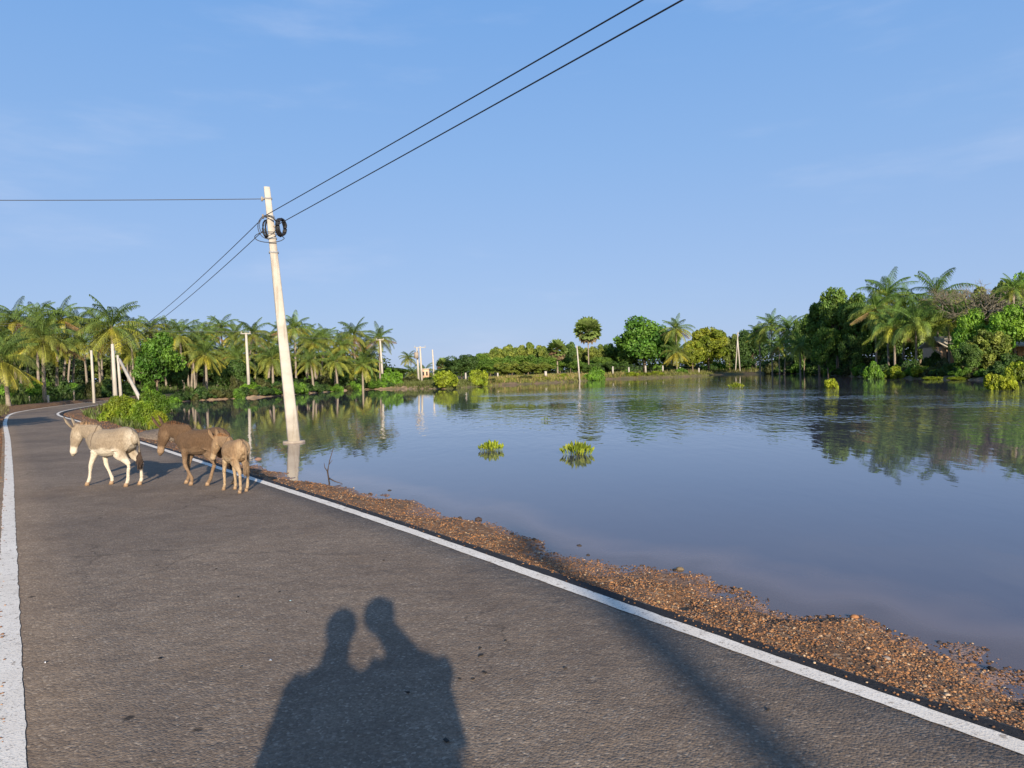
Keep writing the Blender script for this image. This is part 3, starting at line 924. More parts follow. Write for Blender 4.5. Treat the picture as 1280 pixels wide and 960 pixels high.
# undergrowth
UG = 'bushes growing under the left palm grove'
def shore_y(px, y0, y1, margin):
    """distance at which the far shore begins along a picture column"""
    Y = np.linspace(y0, y1, 400); X = Y * (xw(px, 1.0))
    sd = land_sdf(X, Y)
    k_ = np.where((sd[1:] > margin) & (sd[:-1] <= margin))[0]
    return float(Y[k_[-1] + 1]) if len(k_) else None
def mark_label(px, allpx, marks, word, tail):
    k_ = max(i_ for i_, m_ in enumerate(marks) if m_[0] <= px)
    hi = marks[k_ + 1][0] if k_ + 1 < len(marks) else 1e9
    grp_ = [p_ for p_ in allpx if marks[k_][0] <= p_ < hi]
    o_ = ['first', 'second', 'third', 'fourth', 'fifth', 'sixth', 'seventh', 'eighth', 'ninth', 'tenth', 'eleventh', 'twelfth'][grp_.index(px)]
    return '%s %s rightwards from %s%s' % (o_, word, marks[k_][1], tail)
def ground_row(px, d):
    X = xw(px, d); g = gh1(X, d); v_ = np.array([X, d, g]) - CAM
    return 480 - np.dot(v_, UP) / np.dot(v_, FW) * F_PX
_wpx = [222 + 272 * (i + .3 * random.random()) / 30 for i in range(30)]
_wm = [(200, 'the round leafy tree'), (258, 'the short golden palm'), (308, 'the crossarm pole'), (350, 'the leaning pole'), (426, 'the curved yellow palm')]
for i, px in enumerate(_wpx):
    sy = shore_y(px, 45, 115, .0)
    if sy is None: continue
    d = sy + random.uniform(.2, .9)
    kd = random.choice(['dark', 'green', 'olive', 'dark', 'green'])
    bush(px, ground_row(px, d) - random.uniform(7, 15), None, random.uniform(16, 26), d, kd, mark_label(px, _wpx, _wm, 'waterline bush', ' under the grove'), 'waterline bushes in front of the left palm grove', tint=(.9, .9, .9, 1))
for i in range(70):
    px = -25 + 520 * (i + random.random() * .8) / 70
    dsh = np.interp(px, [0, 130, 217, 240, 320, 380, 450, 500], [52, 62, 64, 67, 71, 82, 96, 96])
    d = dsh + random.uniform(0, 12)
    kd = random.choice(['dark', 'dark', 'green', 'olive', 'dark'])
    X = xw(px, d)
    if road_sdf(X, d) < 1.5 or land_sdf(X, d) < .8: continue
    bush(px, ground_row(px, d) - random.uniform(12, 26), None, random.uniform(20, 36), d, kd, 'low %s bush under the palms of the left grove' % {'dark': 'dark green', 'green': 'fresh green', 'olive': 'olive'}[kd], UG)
bush(311, 476, 497, 36, 70, 'green', 'bright green bush at the waterline at the foot of the cross-armed pole', tint=(1.15, 1.1, .9, 1))
bush(268, 484, 498, 18, 70, 'dark', 'small dark bush at the waterline below the short golden palm')
bush(248, 483, 499, 18, 69, 'green', 'small green bush on the sandy bank left of the short golden palm')
bush(372, 482, 492, 20, 83, 'green', 'green bush at the water just right of the big leaning pole')
bush(491, 457, 486, 36, 92, 'green', 'large bright green bush at the water right of the last palm of the grove', tint=(1.1, 1.1, .9, 1))
bush(456, 474, 486, 16, 95, 'dark', 'small dark green bush at the waterline left of the grove\'s last pole')
bush(512, 468, 485, 30, 98, 'olive', 'olive green scrub between the large bush and the twin pole')
bush(535, 471, 485, 22, 110, 'dark', 'low dark scrub at the foot of the beige hut')
bush(557, 460, 486, 37, 84, 'lime', 'round lime green bush standing in the water, left one of the two')
bush(598, 459, 483, 30, 93, 'lime', 'round lime green bush in the water, right one of the two beside the grassy bank')

# near bush cluster by the road
NB = 'bushes at the water beside the road'
bush(150, 490, 530, 54, 31, 'near', 'yellow green leafy bush at the water behind the pale donkey, left part of the clump', NB, tint=(1.1, 1.0, .9, 1))
bush(176, 498, 532, 44, 29.5, 'near', 'dense green bush at the lake edge below the leaning stay pole', NB)
bush(196, 509, 536, 28, 28, 'neary', 'small lime bush at the right end of the roadside clump, behind the dark donkey\'s head', NB)
bush(190, 484, 515, 46, 40, 'near', 'green bush behind the leaning stay pole, at the back of the roadside clump', NB, tint=(.8, .95, .9, 1))
bush(216, 494, 506, 22, 58, 'green', 'small green bush on the sandy point right of the stay pole', NB)

# -------------------------------------------------- middle bank
HG = 'trees of the domed green wood beyond the lake'
_rows = {'back': [601, 613, 626, 640, 655, 671, 686, 700], 'middle': [606, 622, 640, 660, 680], 'front': [631, 652, 673]}
def row_label(px, d):
    r_ = 'back' if d > 160 else ('middle' if d > 145 else 'front')
    return '%s tree from the left in the %s row of the domed wood' % ((_ord + ['eighth'])[_rows[r_].index(px)], r_)
_low = {'back': [713, 727, 745, 762, 778], 'front': [722, 738, 752, 770, 785]}
def low_label(px, d):
    r_ = 'back' if d > 165 else 'front'
    return '%s tree from left in the %s row of the wood round the tall palmyra' % (_ord[_low[r_].index(px)], r_)
hl = 'green tree in the domed wood beyond the lake, its crown merging with its neighbours'
tree(577, 445, 118, 48, 'dark', 'dark green tree at the left foot of the domed wood, behind the lime bushes')
tree(556, 461, 122, 30, 'dark', 'low dark tree peeping out between the two lime bushes')
for px, tp, d, w, kd in [(601, 443, 165, 34, 'mid'), (613, 438, 170, 34, 'olive'), (626, 435, 175, 36, 'olive'), (640, 432, 178, 38, 'olive'), (655, 430, 180, 40, 'olive'), (671, 431, 178, 38, 'olive'),
                         (686, 434, 172, 34, 'olive'), (606, 450, 150, 36, 'mid'), (622, 448, 152, 36, 'mid'), (640, 446, 152, 40, 'mid'), (660, 445, 152, 42, 'mid'), (680, 447, 150, 38, 'mid'),
                         (631, 453, 138, 40, 'olive'), (652, 452, 138, 42, 'olive'), (673, 453, 138, 42, 'olive'), (700, 446, 165, 34, 'mid')]:
    tree(px, tp, d, w, kd, row_label(px, d), HG, tint=(1.45, 1.35, 1.15, 1))
BG = 'trees of the low wood between the domed wood and the right palms'
blb = 'green tree of the low wood behind the fence, right of the domed wood'
for px, tp, d, w, kd in [(713, 430, 175, 26, 'dark'), (727, 434, 175, 26, 'olive'), (745, 432, 170, 30, 'olive'), (762, 431, 172, 30, 'mid'), (778, 434, 172, 30, 'dark'), (752, 447, 155, 34, 'mid'), (785, 440, 160, 30, 'mid'),
                         (722, 452, 150, 30, 'mid'), (738, 455, 148, 26, 'dark'), (770, 452, 150, 34, 'dark')]:
    tree(px, tp, d, w, kd, low_label(px, d), BG, tint=(1.4, 1.3, 1.15, 1))
tree(806, 404, 158, 78, 'bright', 'big round bright green tree between the palmyra palm and the coconut palms', tint=(.8, .9, 1, 1))
tree(832, 414, 165, 48, 'mid', 'green tree close behind the right side of the big round tree')
tree(886, 413, 160, 60, 'yellow', 'yellow green bushy tree left of the crossed poles')
tree(866, 428, 152, 36, 'yellow', 'small yellow green tree beside the low yellowish palm')
tree(912, 417, 170, 36, 'olive', 'olive green tree just behind the crossed poles')
tree(940, 412, 168, 44, 'dark', 'dark green tree right of the crossed poles')
tree(930, 449, 160, 34, 'dark', 'low dark tree at the feet of the crossed poles')
palm(846, 412, 150, 1.35, 0, 'tall coconut palm right of the big round tree', 'coconut palms on the middle bank', tr=2)
palm(846, 441, 146, 1.25, YELLOW, 'low yellowish coconut palm right of the big round tree', 'coconut palms on the middle bank', tr=2)

# palmyra palms: ball of stiff fans
def palmyra_mesh(seed, L=1.9, n=46, skirt=14, dead=.0):
    rng = np.random.default_rng(seed); mb = MB()
    for i in range(n + skirt):
        if i < n:
            z = 1 - 1.72 * (i + .5) / n
            col = np.array((.17, .24, .06)) * (.75 + .5 * rng.random())
            if rng.random() < dead: col = np.array((.24, .15, .085))
        else:
            z = -.75 - .22 * rng.random(); col = np.array((.20, .15, .08)) * (.8 + .4 * rng.random())
        a = i * 2.39996 + rng.random() * .3
        rr = math.sqrt(max(0, 1 - z * z))
        d = np.array([rr * math.cos(a), rr * math.sin(a), z])
        side = np.cross(d, (0, 0, 1)); side /= np.linalg.norm(side) + 1e-9
        up = np.cross(side, d)
        tw = rng.normal() * .5
        s2 = side * math.cos(tw) + up * math.sin(tw)
        c = d * L * .42
        mb.tube([d * .05, c], [.03, .02], 3, col, caps=False)
        m = 13; Vs = [c]
        for q in range(m):
            th = (q / (m - 1) - .5) * R(190)
            rad_ = L * .56 * (1 if q % 2 == 0 else .74)
            Vs.append(c + (d * math.cos(th) + s2 * math.sin(th)) * rad_ + np.cross(d, s2) * (.05 * (-1) ** q))
        mb.add(np.array(Vs), None, [(0, q + 1, q + 2) for q in range(m - 1)], col)
    mb.tube([(0, 0, -.9), (0, 0, .2)], [.22, .15], 7, (.22, .15, .10))
    return mb.mesh('crown', M_PALM)
PYR = palmyra_mesh(5, n=56, skirt=5); PYR2 = palmyra_mesh(6, skirt=30, dead=.12)
def palmyra(px, py, d, s_, me_, label, base_r=1.0):
    X = xw(px, d); g = gh1(X, d); h = zw(px, py, d) - g
    o = root('palmyra_palm', label, 'palm tree', (X, d, g))
    t = link('trunk', PTR[2][0], o); t.scale = (base_r, base_r, h)
    link('crown', me_, o, (PTR[2][1][0], PTR[2][1][1], h), 0.7, s_)
    return o
palmyra(736, 413, 150, 1.72, PYR, 'tall palmyra palm with a round ball of fan leaves standing above the wood')
palmyra(697, 437, 152, 1.35, PYR2, 'shorter palmyra palm with a thick skirt of dead brown fans', 1.3)
palmyra(554, 456, 195, 1.2, PYR2, 'small dark palmyra palm far behind the left lime bush')
palm(511, 448, 255, 1.3, 5, 'distant thin coconut palm left of the twin pole', None, tr=2)
palm(516, 472, 200, 1.3, 5, 'distant low coconut palm partly behind the twin pole, above the scrub', None)
palm(531, 465, 210, 1.3, 5, 'distant dark coconut palm just above the beige hut', None)

# bank bushes
for px, tp, bs, w, d, kd, lb in [
    (612, 472, 482, 24, 99, 'olive', 'low dry scrub just right of the right lime bush'),
    (636, 472, 481, 22, 103, 'lime', 'low lime green clump on the grassy bank'),
    (655, 468, 480, 28, 106, 'olive', 'brownish green shrub on the grassy bank below the domed wood'),
    (676, 470, 480, 26, 108, 'yellow', 'low yellow shrub on the bank beside the white marker post'),
    (703, 466, 477, 18, 114, 'lime', 'small lime green shrub under the shorter palmyra palm'),
    (738, 462, 477, 24, 118, 'green', 'fresh green bush at the foot of the tall palmyra palm'),
    (747, 456, 476, 26, 121, 'green', 'taller green bush right behind the foot of the tall palmyra palm'),
    (790, 464, 473, 20, 131, 'lime', 'low lime shrub at the water in front of the fence, left one'),
    (806, 465, 473, 20, 132, 'lime', 'low lime shrub at the water in front of the fence, middle one'),
    (821, 463, 473, 22, 133, 'lime', 'low lime shrub at the water in front of the fence, right one'),
    (851, 459, 468, 22, 142, 'green', 'green shrub below the low yellowish palm'),
    (905, 462, 469, 30, 162, 'dark', 'dark low scrub left of the foot of the crossed poles'),
    (940, 460, 468, 34, 158, 'dark', 'dark low scrub right of the foot of the crossed poles'),
    (978, 456, 468, 24, 150, 'green', 'green shrub on the shaded bank, left of the tall leafy trees'),
    (1000, 455, 468, 34, 142, 'dark', 'dark shrub on the shaded bank below the small palm'),
    (1030, 456, 470, 34, 118, 'dark', 'dark shrub under the left tall leafy tree'),
    (1060, 457, 471, 36, 104, 'dark', 'dark shrub under the right tall leafy tree'),
    (1091, 448, 475, 28, 80, 'green', 'upright green bush standing in the water, left of the lime one under the palms'),
    (1117, 455, 475, 27, 79, 'lime', 'lime green bush in the water just right of the upright green bush'),
    (1153, 455, 475, 34, 76, 'yellow', 'wide yellow green bush at the shore under the big palms'),
    (1172, 460, 475, 22, 74, 'lime', 'small lime bush touching the wide yellow green bush'),
    (1196, 452, 474, 30, 72, 'green', 'dark green bush at the shore left of the brown bank gap'),
    (1165, 470, 476, 30, 70, 'lime', 'low floating strip of lime leaves at the shore under the palms'),
    (1198, 470, 477, 34, 67, 'lime', 'low lime fringe in the water before the dark green shore bush'),
    (1038, 470, 482, 20, 54, 'yellow', 'small round yellow bush standing alone in the water'),
    (1243, 461, 487, 30, 43.5, 'yellow', 'bright yellow green bush in the open water at the right, left half of the pair'),
    (1259, 465, 487, 26, 43, 'yellow', 'bright yellow green bush in the open water at the right, right half of the pair'),
    (1272, 448, 475, 36, 58, 'lime', 'lime green bush at the shore cut by the right edge of the picture'),
]:
    bush(px, tp, bs, w, d, kd, lb)

# -------------------------------------------------- right bank
RG = 'coconut palms on the right bank'
palm(965, 407, 135, 1.26, 0, 'coconut palm at the left end of the right grove', RG, tint=(.95, 1.08, 1.0, 1))
palm(986, 413, 130, 1.26, 4, 'second coconut palm from the left end of the right grove', RG, tr=1, tint=(.95, 1.08, 1.0, 1))
palm(950, 419, 140, 1.16, 2, 'half hidden coconut palm behind the left end of the right grove', RG, tint=(.95, 1.08, 1.0, 1))
palm(1000, 433, 118, 1.10, 2, 'small low coconut palm at the foot of the tall leafy trees', RG, tr=2, tint=(.95, 1.08, 1.0, 1))
palm(974, 434, 128, 1.06, 0, 'low dark coconut palm under the left end of the right grove', RG, tint=(.95, 1.08, 1.0, 1))
palm(1110, 372, 95, 1.51, 1, 'tallest coconut palm of the right bank, upright fronds above the others', RG, tr=2, tint=(.95, 1.08, 1.0, 1))
palm(1095, 387, 92, 1.26, 0, 'coconut palm left of the tallest one on the right bank', RG, tr=0, tint=(.95, 1.08, 1.0, 1))
palm(1133, 385, 96, 1.31, 0, 'coconut palm just right of the tallest one on the right bank', RG, tint=(.95, 1.08, 1.0, 1))
palm(1172, 373, 88, 1.51, 4, 'big coconut palm with spreading fronds left of the bare twigged tree', RG, tr=2, tint=(.95, 1.08, 1.0, 1))
palm(1118, 409, 86, 1.31, 0, 'lower coconut palm below the tallest one on the right bank', RG, tr=2, tint=(.95, 1.08, 1.0, 1))
palm(1145, 405, 84, 1.36, 1, 'lower middle coconut palm with a pale trunk on the right bank', RG, tr=2, tint=(.95, 1.08, 1.0, 1))
palm(1160, 393, 92, 1.21, 5, 'dark coconut palm tucked between the lower middle one and the big spreading one', RG, tint=(.95, 1.08, 1.0, 1))
palm(1186, 399, 84, 1.31, 2, 'coconut palm with hanging olive fronds just left of the pale roof', RG, tint=(.95, 1.08, 1.0, 1))
palm(1268, 361, 76, 0.71, 1, 'coconut palm top poking out above the trees at the far right', RG, tr=2, tint=(.95, 1.08, 1.0, 1))
RT_ = 'leafy trees on the right bank'
for px, tp, d, w, kd, lb in [
    (1024, 384, 112, 44, 'tall', 'tall leafy tree at the left shoulder of the right grove'),
    (1047, 366, 108, 52, 'tall', 'tallest dark leafy tree left of the coconut palms on the right bank'),
    (1072, 372, 104, 46, 'tall', 'dark leafy tree touching the coconut palms from the left'),
    (1005, 398, 125, 34, 'dark', 'shaded tree low at the left shoulder of the right grove'),
    (1035, 412, 104, 40, 'mid', 'mid green tree low in front of the tall leafy ones'),
    (1064, 420, 100, 34, 'dark', 'dark tree low under the tall leafy ones'),
    (1100, 392, 112, 60, 'dark', 'dark tree standing behind the coconut palms, left one'),
    (1150, 385, 112, 70, 'dark', 'dark tree standing behind the coconut palms, right one'),
    (1203, 366, 92, 60, 'olive', 'olive tree behind the bare twigged tree'),
    (1245, 355, 90, 72, 'olive', 'tall olive tree at the far right behind the lime green trees'),
    (1275, 356, 84, 50, 'bright', 'bright green tree at the right edge of the picture, upper part'),
    (1212, 396, 78, 50, 'bright', 'lime green tree in front of the bare twigged one, left of its neighbour'),
    (1256, 392, 75, 60, 'bright', 'lime green tree in front of the tall olive tree'),
    (1300, 376, 80, 60, 'mid', 'green tree just outside the right edge'),
    (1234, 414, 70, 56, 'olive', 'dense grey green shrubby tree covering the low house'),
    (1208, 430, 69, 34, 'dark', 'small dark tree in front of the pale roof\'s right end'),
]:
    tree(px, tp, d, w, kd, lb, RT_, tint=(1.45, 1.35, 1.2, 1))
for px in (1330, 1380, 1440):
    tree(px, 380, 72, 80, 'mid', 'green tree standing outside the right edge of the picture', RT_)

# undergrowth of the right bank
UR = 'dark bushes under the trees of the right bank'
_rpx = [962 + 330 * (i + .3 * random.random()) / 30 for i in range(30)]
_rm = [(900, 'the crossed poles'), (1038, 'the lone round yellow bush'), (1091, 'the upright bush in the water'), (1153, 'the wide yellow bush'), (1243, 'the bright yellow pair')]
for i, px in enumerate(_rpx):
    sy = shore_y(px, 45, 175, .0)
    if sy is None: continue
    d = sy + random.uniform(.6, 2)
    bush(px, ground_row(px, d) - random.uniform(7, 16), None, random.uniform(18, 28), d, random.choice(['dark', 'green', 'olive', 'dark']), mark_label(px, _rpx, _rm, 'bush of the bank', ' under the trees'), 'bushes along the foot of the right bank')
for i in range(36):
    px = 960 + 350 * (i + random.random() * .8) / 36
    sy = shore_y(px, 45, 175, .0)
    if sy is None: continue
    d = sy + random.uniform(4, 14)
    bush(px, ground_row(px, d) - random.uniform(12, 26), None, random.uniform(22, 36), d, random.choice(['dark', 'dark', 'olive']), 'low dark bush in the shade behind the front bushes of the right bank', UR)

# far-off wood: one mass closing the view behind everything
def far_wood():
    rng = np.random.default_rng(31); mb = MB()
    for px in np.arange(-560, 1620, 7.0):
        d = np.interp(px, [-140, 480, 500, 560, 600, 960, 1010, 1090, 1480], [100, 125, 230, 230, 195, 195, 140, 118, 100]) + rng.random() * 8
        hgt = np.interp(px, [-140, 470, 492, 560, 590, 700, 950, 1010, 1060, 1480], [5.5, 5.0, 2.2, 2.0, 4.5, 6.0, 7.0, 8, 8, 8]) * (.8 + .35 * rng.random())
        X = xw(px, d); g = .2
        q = rng.random()
        col = np.array((.022, .05, .014)) * (1 - q) + np.array((.055, .085, .022)) * q
        w = 7 * d / F_PX
        for zz in np.arange(.4, hgt, 1.1):
            leaf_cloud(mb, (X + rng.normal() * .5, d + rng.normal() * 1.5, g + zz), (w * 1.6 + .5, 1.6, .9), 70, .30, col, rng)
    return mb.mesh('far_wood', M_LEAF)
tag(link('far_wood', far_wood()), 'dark mass of low trees far behind the groves', 'wood', kind='stuff')

# brush behind the fence of the far bank
FB = 'bushes behind the wire fence of the far bank'
for i in range(22):
    px = 742 + 200 * i / 22
    bush(px, 452 + random.uniform(-3, 5), None, random.uniform(14, 22), np.interp(px, [742, 942], [150, 182]), random.choice(['dark', 'green', 'olive']), '%s green brush behind the fence in the shade of the far trees' % ('dark' if i % 2 else 'mid'), FB)

# bare twigged tree
def twig_tree():
    rng = np.random.default_rng(77); tb = MB(); tw = MB()
    tb.tube([(0, 0, -.1), (.1, 0, 3.2), (.0, .1, 5.0)], [.22, .16, .1], 7)
    def grow(p, d, L, r, lv):
        q = p + d * L
        (tb if lv < 2 else tw).tube([p, (p + q) / 2 + rng.normal(size=3) * L * .06, q], [r, r * .8, r * .6], 4 if lv else 6)
        if lv >= 5: return
        for _ in range(4 if lv < 4 else 3):
            nd = d + rng.normal(size=3) * .62 + np.array([0, 0, .05]); nd /= np.linalg.norm(nd)
            grow(q, nd, L * (.66 + .15 * rng.random()), r * .6, lv + 1)
    for a in range(6):
        th = a * 1.05
        d = np.array([math.cos(th), math.sin(th), 1.0]); d /= np.linalg.norm(d)
        grow(np.array([0, .05, 4.2 + .12 * a]), d, 1.8, .09, 1)
    d_ = 82
    X = xw(1216, d_); g = gh1(X, d_)
    o = root('bare_tree', 'tangled leafless grey brown tree top above the lime green trees at the right', 'tree', (X, d_, g))
    s_ = (zw(1212, 350, d_) - g) / 9.6
    o.scale = (s_ * 1.3, s_ * 1.2, s_)
    tb.build('trunk', M_TWIG, o); tw.build('crown', M_TWIG, o)
twig_tree()

# trees beside the road out of frame at the left: their shade lies over the road bend
for x, y, h, w, kd, lb in [(-19.6, 19.6, 4.6, 1.5, 'mid', 'leafy roadside tree left of the frame whose shade crosses the road bend'),
                           (-24.2, 20.5, 5.0, 1.7, 'bright', 'second leafy roadside tree left of the frame, farther from the road'), ]:
    cr_, tr_, H, Rx = TREES[kd]
    o = root('broadleaf_tree', lb, 'tree', (x, y, gh1(x, y)), 1.0)
    o.scale = (w / Rx * 1.6, w / Rx * 1.6, h / H)
    link('trunk', tr_, o); link('crown', cr_, o)

# ---- grass of the banks and the verge (uncountable)
def grass_patch():
    rng = np.random.default_rng(9)
    P = []; H = []; C = []
    def zone(px0, px1, d0, d1, n, hh, col, cond):
        px = px0 + (px1 - px0) * rng.random(n); d = d0 + (d1 - d0) * rng.random(n)
        x = (px - 640) / F_PX * d
        h, s, rd, s2 = ground_h(x, d)
        ok = cond(s, rd, s2)
        x, d, h = x[ok], d[ok], h[ok]
        P.append(np.stack([x, d, h], 1)); H.append(hh * (.5 + rng.random(len(x)))); C.append(np.array(col) * (.7 + .6 * rng.random((len(x), 1))))
    zone(600, 900, 92, 165, 60000, .26, (.15, .17, .035), lambda s, r, q: (s > -.1) & (s < 2.2))
    zone(490, 612, 80, 110, 26000, .30, (.10, .12, .03), lambda s, r, q: (s > -.1) & (s < 5))
    zone(600, 780, 95, 150, 26000, .30, (.20, .21, .045), lambda s, r, q: (s > .3) & (s < 12))
    zone(600, 780, 95, 150, 7000, .42, (.27, .20, .08), lambda s, r, q: (s > .3) & (s < 7))
    zone(760, 1000, 125, 175, 9000, .5, (.15, .15, .04), lambda s, r, q: (s > .5) & (s < 8))
    zone(0, 500, 48, 110, 26000, .4, (.08, .12, .025), lambda s, r, q: (s > 2.4) & (r > 2.0))
    zone(-120, 10, 6, 50, 16000, .12, (.13, .12, .045), lambda s, r, q: (r > .25) & (s > 3))
    zone(1000, 1280, 58, 120, 9000, .4, (.06, .09, .02), lambda s, r, q: (s > .5) & (s < 10))
    zone(90, 215, 25, 60, 6000, .22, (.10, .13, .03), lambda s, r, q: (q > .15) & (r > .9))
    P = np.concatenate(P); H = np.concatenate(H); C = np.concatenate(C); n = len(P)
    a = rng.random(n) * 6.28; w = H * .16
    dx = np.stack([np.cos(a) * w, np.sin(a) * w, np.zeros(n)], 1)
    tip = P + np.stack([rng.normal(size=n) * H * .3, rng.normal(size=n) * H * .3, H], 1)
    V = np.stack([P - dx, P + dx, tip], 1).reshape(-1, 3)
    return mesh_np('grass', V, np.arange(3 * n).reshape(n, 3), np.repeat(C, 3, 0), False, [M_LEAF])
tag(link('grass', grass_patch()), 'dry yellow and green grass growing on the banks of the lake', 'grass', kind='stuff')
# ================================================================== POLES, WIRES, FENCES, BUILDINGS
def pole_thing(pt, pb, d, r0, r1, label, arm=None, name='utility_pole', base_z=None, mat=None, parts=None):
    """tapered square concrete pole from picture column/rows pt (top) and pb (bottom) at distance d"""
    top = at_y(pt[0], pt[1], d); Xb = xw(pb[0], d)
    g = gh1(Xb, d) if base_z is None else base_z
    o = root(name, label, 'pole', (Xb, d, g))
    v = Vector((top[0] - Xb, 0, top[2] - g))
    mb = MB()
    mb.tube([(0, 0, -.6), tuple(v * .5), tuple(v)], [r0, (r0 + r1) / 2, r1], 8)
    mb.build('shaft', mat or M_CONC, o)
    if arm:
        z, w = arm
        p = v * z
        a = MB(); a.box(tuple(p + Vector((0, -.11, 0))), (w, .08, .09)); a.build('crossarm', M_CONC if mat is None else M_METAL, o)
        for sx in (-.45, .45):
            i_ = MB(); i_.tube([(p.x + sx * w, -.11, p.z + .04), (p.x + sx * w, -.11, p.z + .22)], [.035, .05], 6); i_.build('insulator', M_CONC, o)
    return o, (Xb, d, g), v

m, nt = new_mat('pole_concrete')
P = obj_pos(nt)
a_ = noise(nt, P, 5, 5, .65, (1, 1, .12)); b_ = noise(nt, P, 2.2, 4, .6); c_n = noise(nt, P, 45, 3, .6)
sz_ = N(nt, 'ShaderNodeSeparateXYZ'); nt.links.new(P, sz_.inputs[0])
c_ = ramp(nt, [(.3, (.36, .33, .285)), (.5, (.46, .425, .37)), (.7, (.52, .49, .43))], b_).outputs['Color']
c_ = mixc(nt, math_(nt, 'MULTIPLY', maprange(nt, a_, .54, .68), .5), c_, (.24, .19, .14))
c_ = mixc(nt, math_(nt, 'MULTIPLY', maprange(nt, c_n, .62, .70), .5), c_, (.20, .18, .15))
wl_ = math_(nt, 'ADD', sz_.outputs[2], math_(nt, 'MULTIPLY', b_, .5))
c_ = mixc(nt, maprange(nt, wl_, .35, .75, .6, 0), c_, (.20, .165, .12))
finish(nt, c_, .9, bump(nt, c_n, .6, .006), .2)
M_POLE = m
# main leaning pole in the water
MPY = float(at(367, 553, WATER)[1])
mp_top = at_y(333.5, 234, MPY); mp_b = at(367.5, 553, WATER)
o = root('utility_pole', 'tall pale concrete pole leaning left and standing in the lake near the road', 'pole', (mp_b[0], MPY, WATER))
mv = Vector((mp_top[0] - mp_b[0], 0, mp_top[2] - WATER))
mb = MB()
ts = np.linspace(-.15, 1, 14)
Vv = []
for t in ts:                                   # square section with chamfered corners, tapering
    hw = .165 - .085 * max(t, 0); hd = hw
    ch = .22
    ring = [(-1, -1 + ch), (-1 + ch, -1), (1 - ch, -1), (1, -1 + ch), (1, 1 - ch), (1 - ch, 1), (-1 + ch, 1), (-1, 1 - ch)]
    cs, sn = math.cos(.35), math.sin(.35)
    for a_, b_ in ring:
        x_, y_ = a_ * hw, b_ * hd
        Vv.append((mv.x * t + x_ * cs - y_ * sn, x_ * sn + y_ * cs, mv.z * t))
n = len(ts); Q = [(i_ * 8 + j_, i_ * 8 + (j_ + 1) % 8, (i_ + 1) * 8 + (j_ + 1) % 8, (i_ + 1) * 8 + j_) for i_ in range(n - 1) for j_ in range(8)]
c_ = (n - 1) * 8
mb.add(np.array(Vv), Q, [(c_, c_ + j_, c_ + j_ + 1) for j_ in range(1, 7)])
mb.build('shaft', M_POLE, o)
mb = MB()
mb.tube([(0, 0, -.03), (0, 0, .05)], [.33, .31], 10, flat=1.0); mb.build('footing_collar', M_CONCD, o)
def mpole(t): return Vector((mp_b[0], MPY, WATER)) + mv * t
for t_ in (.955, .885, .80, .745):
    b_ = MB(); c = mv * t_; hw = .165 - .085 * t_
    b_.tube([tuple(c + Vector((0, 0, -.025))), tuple(c + Vector((0, 0, .025)))], [hw * 1.38, hw * 1.38], 8); b_.build('band', M_METAL, o)
for t_, sx, sy in ((.955, -.17, 0), (.885, -.18, -.05), (.845, .19, -.05)):
    c = mv * t_; b_ = MB()
    b_.tube([tuple(c + Vector((sx * .4, sy, 0))), tuple(c + Vector((sx, sy, 0)))], [.03, .03], 6)
    b_.tube([tuple(c + Vector((sx, sy, -.06))), tuple(c + Vector((sx, sy, .06)))], [.032, .026], 8); b_.build('spool_insulator', M_CONCD, o)

# cable coils hanging on the pole
def coil(name, label, c, rx, rz, turns, thick, tilt, seed, wob=.05):
    rng = np.random.default_rng(seed); mb = MB()
    n = 26 * turns
    P = []
    for q in range(n + 1):
        a = 2 * math.pi * q / 26
        k = q // 26
        rr = 1 + wob * math.sin(a * .37 + k) + .03 * rng.normal() * (turns > 3)
        p = np.array([rx * rr * math.cos(a), thick * math.sin(k * 2.1 + a * .2), rz * rr * math.sin(a)])
        P.append(p)
    M3 = np.array(Euler((0, 0, tilt)).to_matrix())
    P = np.array(P) @ M3.T
    mb.tube(P, .017 if turns > 3 else .011, 5)
    me = mb.mesh(name, M_CABLE)
    return tag(link(name, me, None, c), label, 'cable', 'cable coils and loops on the leaning pole')
c1 = Vector(at_y(351.5, 284, MPY - .12)); c2 = Vector(at_y(335, 286, MPY + .15)); c3 = Vector(at_y(335, 283, MPY - .2)); c4 = Vector(at_y(337, 296, MPY - .2))
coil('cable_coil', 'thick black coil of spare cable on the right side of the leaning pole top', c1, .13, .235, 16, .07, 1.0, 1)
coil('cable_coil', 'black coil of spare cable half hidden behind the leaning pole top', c2, .13, .24, 10, .06, 1.0, 2)
coil('cable_loop', 'thin open loop of cable swinging left round the leaning pole top', c3, .25, .30, 2, .10, .2, 3, .12)
coil('cable_loop', 'lowest thin loop of cable slung under the coils on the leaning pole', c4, .36, .13, 1, .05, .1, 4, .15)

def wire(p, q, sag, r, label, group=None, mat=None, n=40):
    p = np.array(p, float); q = np.array(q, float)
    t = np.linspace(0, 1, n)
    P = p + (q - p) * t[:, None]; P[:, 2] -= sag * 4 * t * (1 - t)
    mb = MB(); mb.tube(P, r, 5, caps=False)
    return tag(link('overhead_wire', mb.mesh('overhead_wire', mat or M_WIRE)), label, 'wire', group)

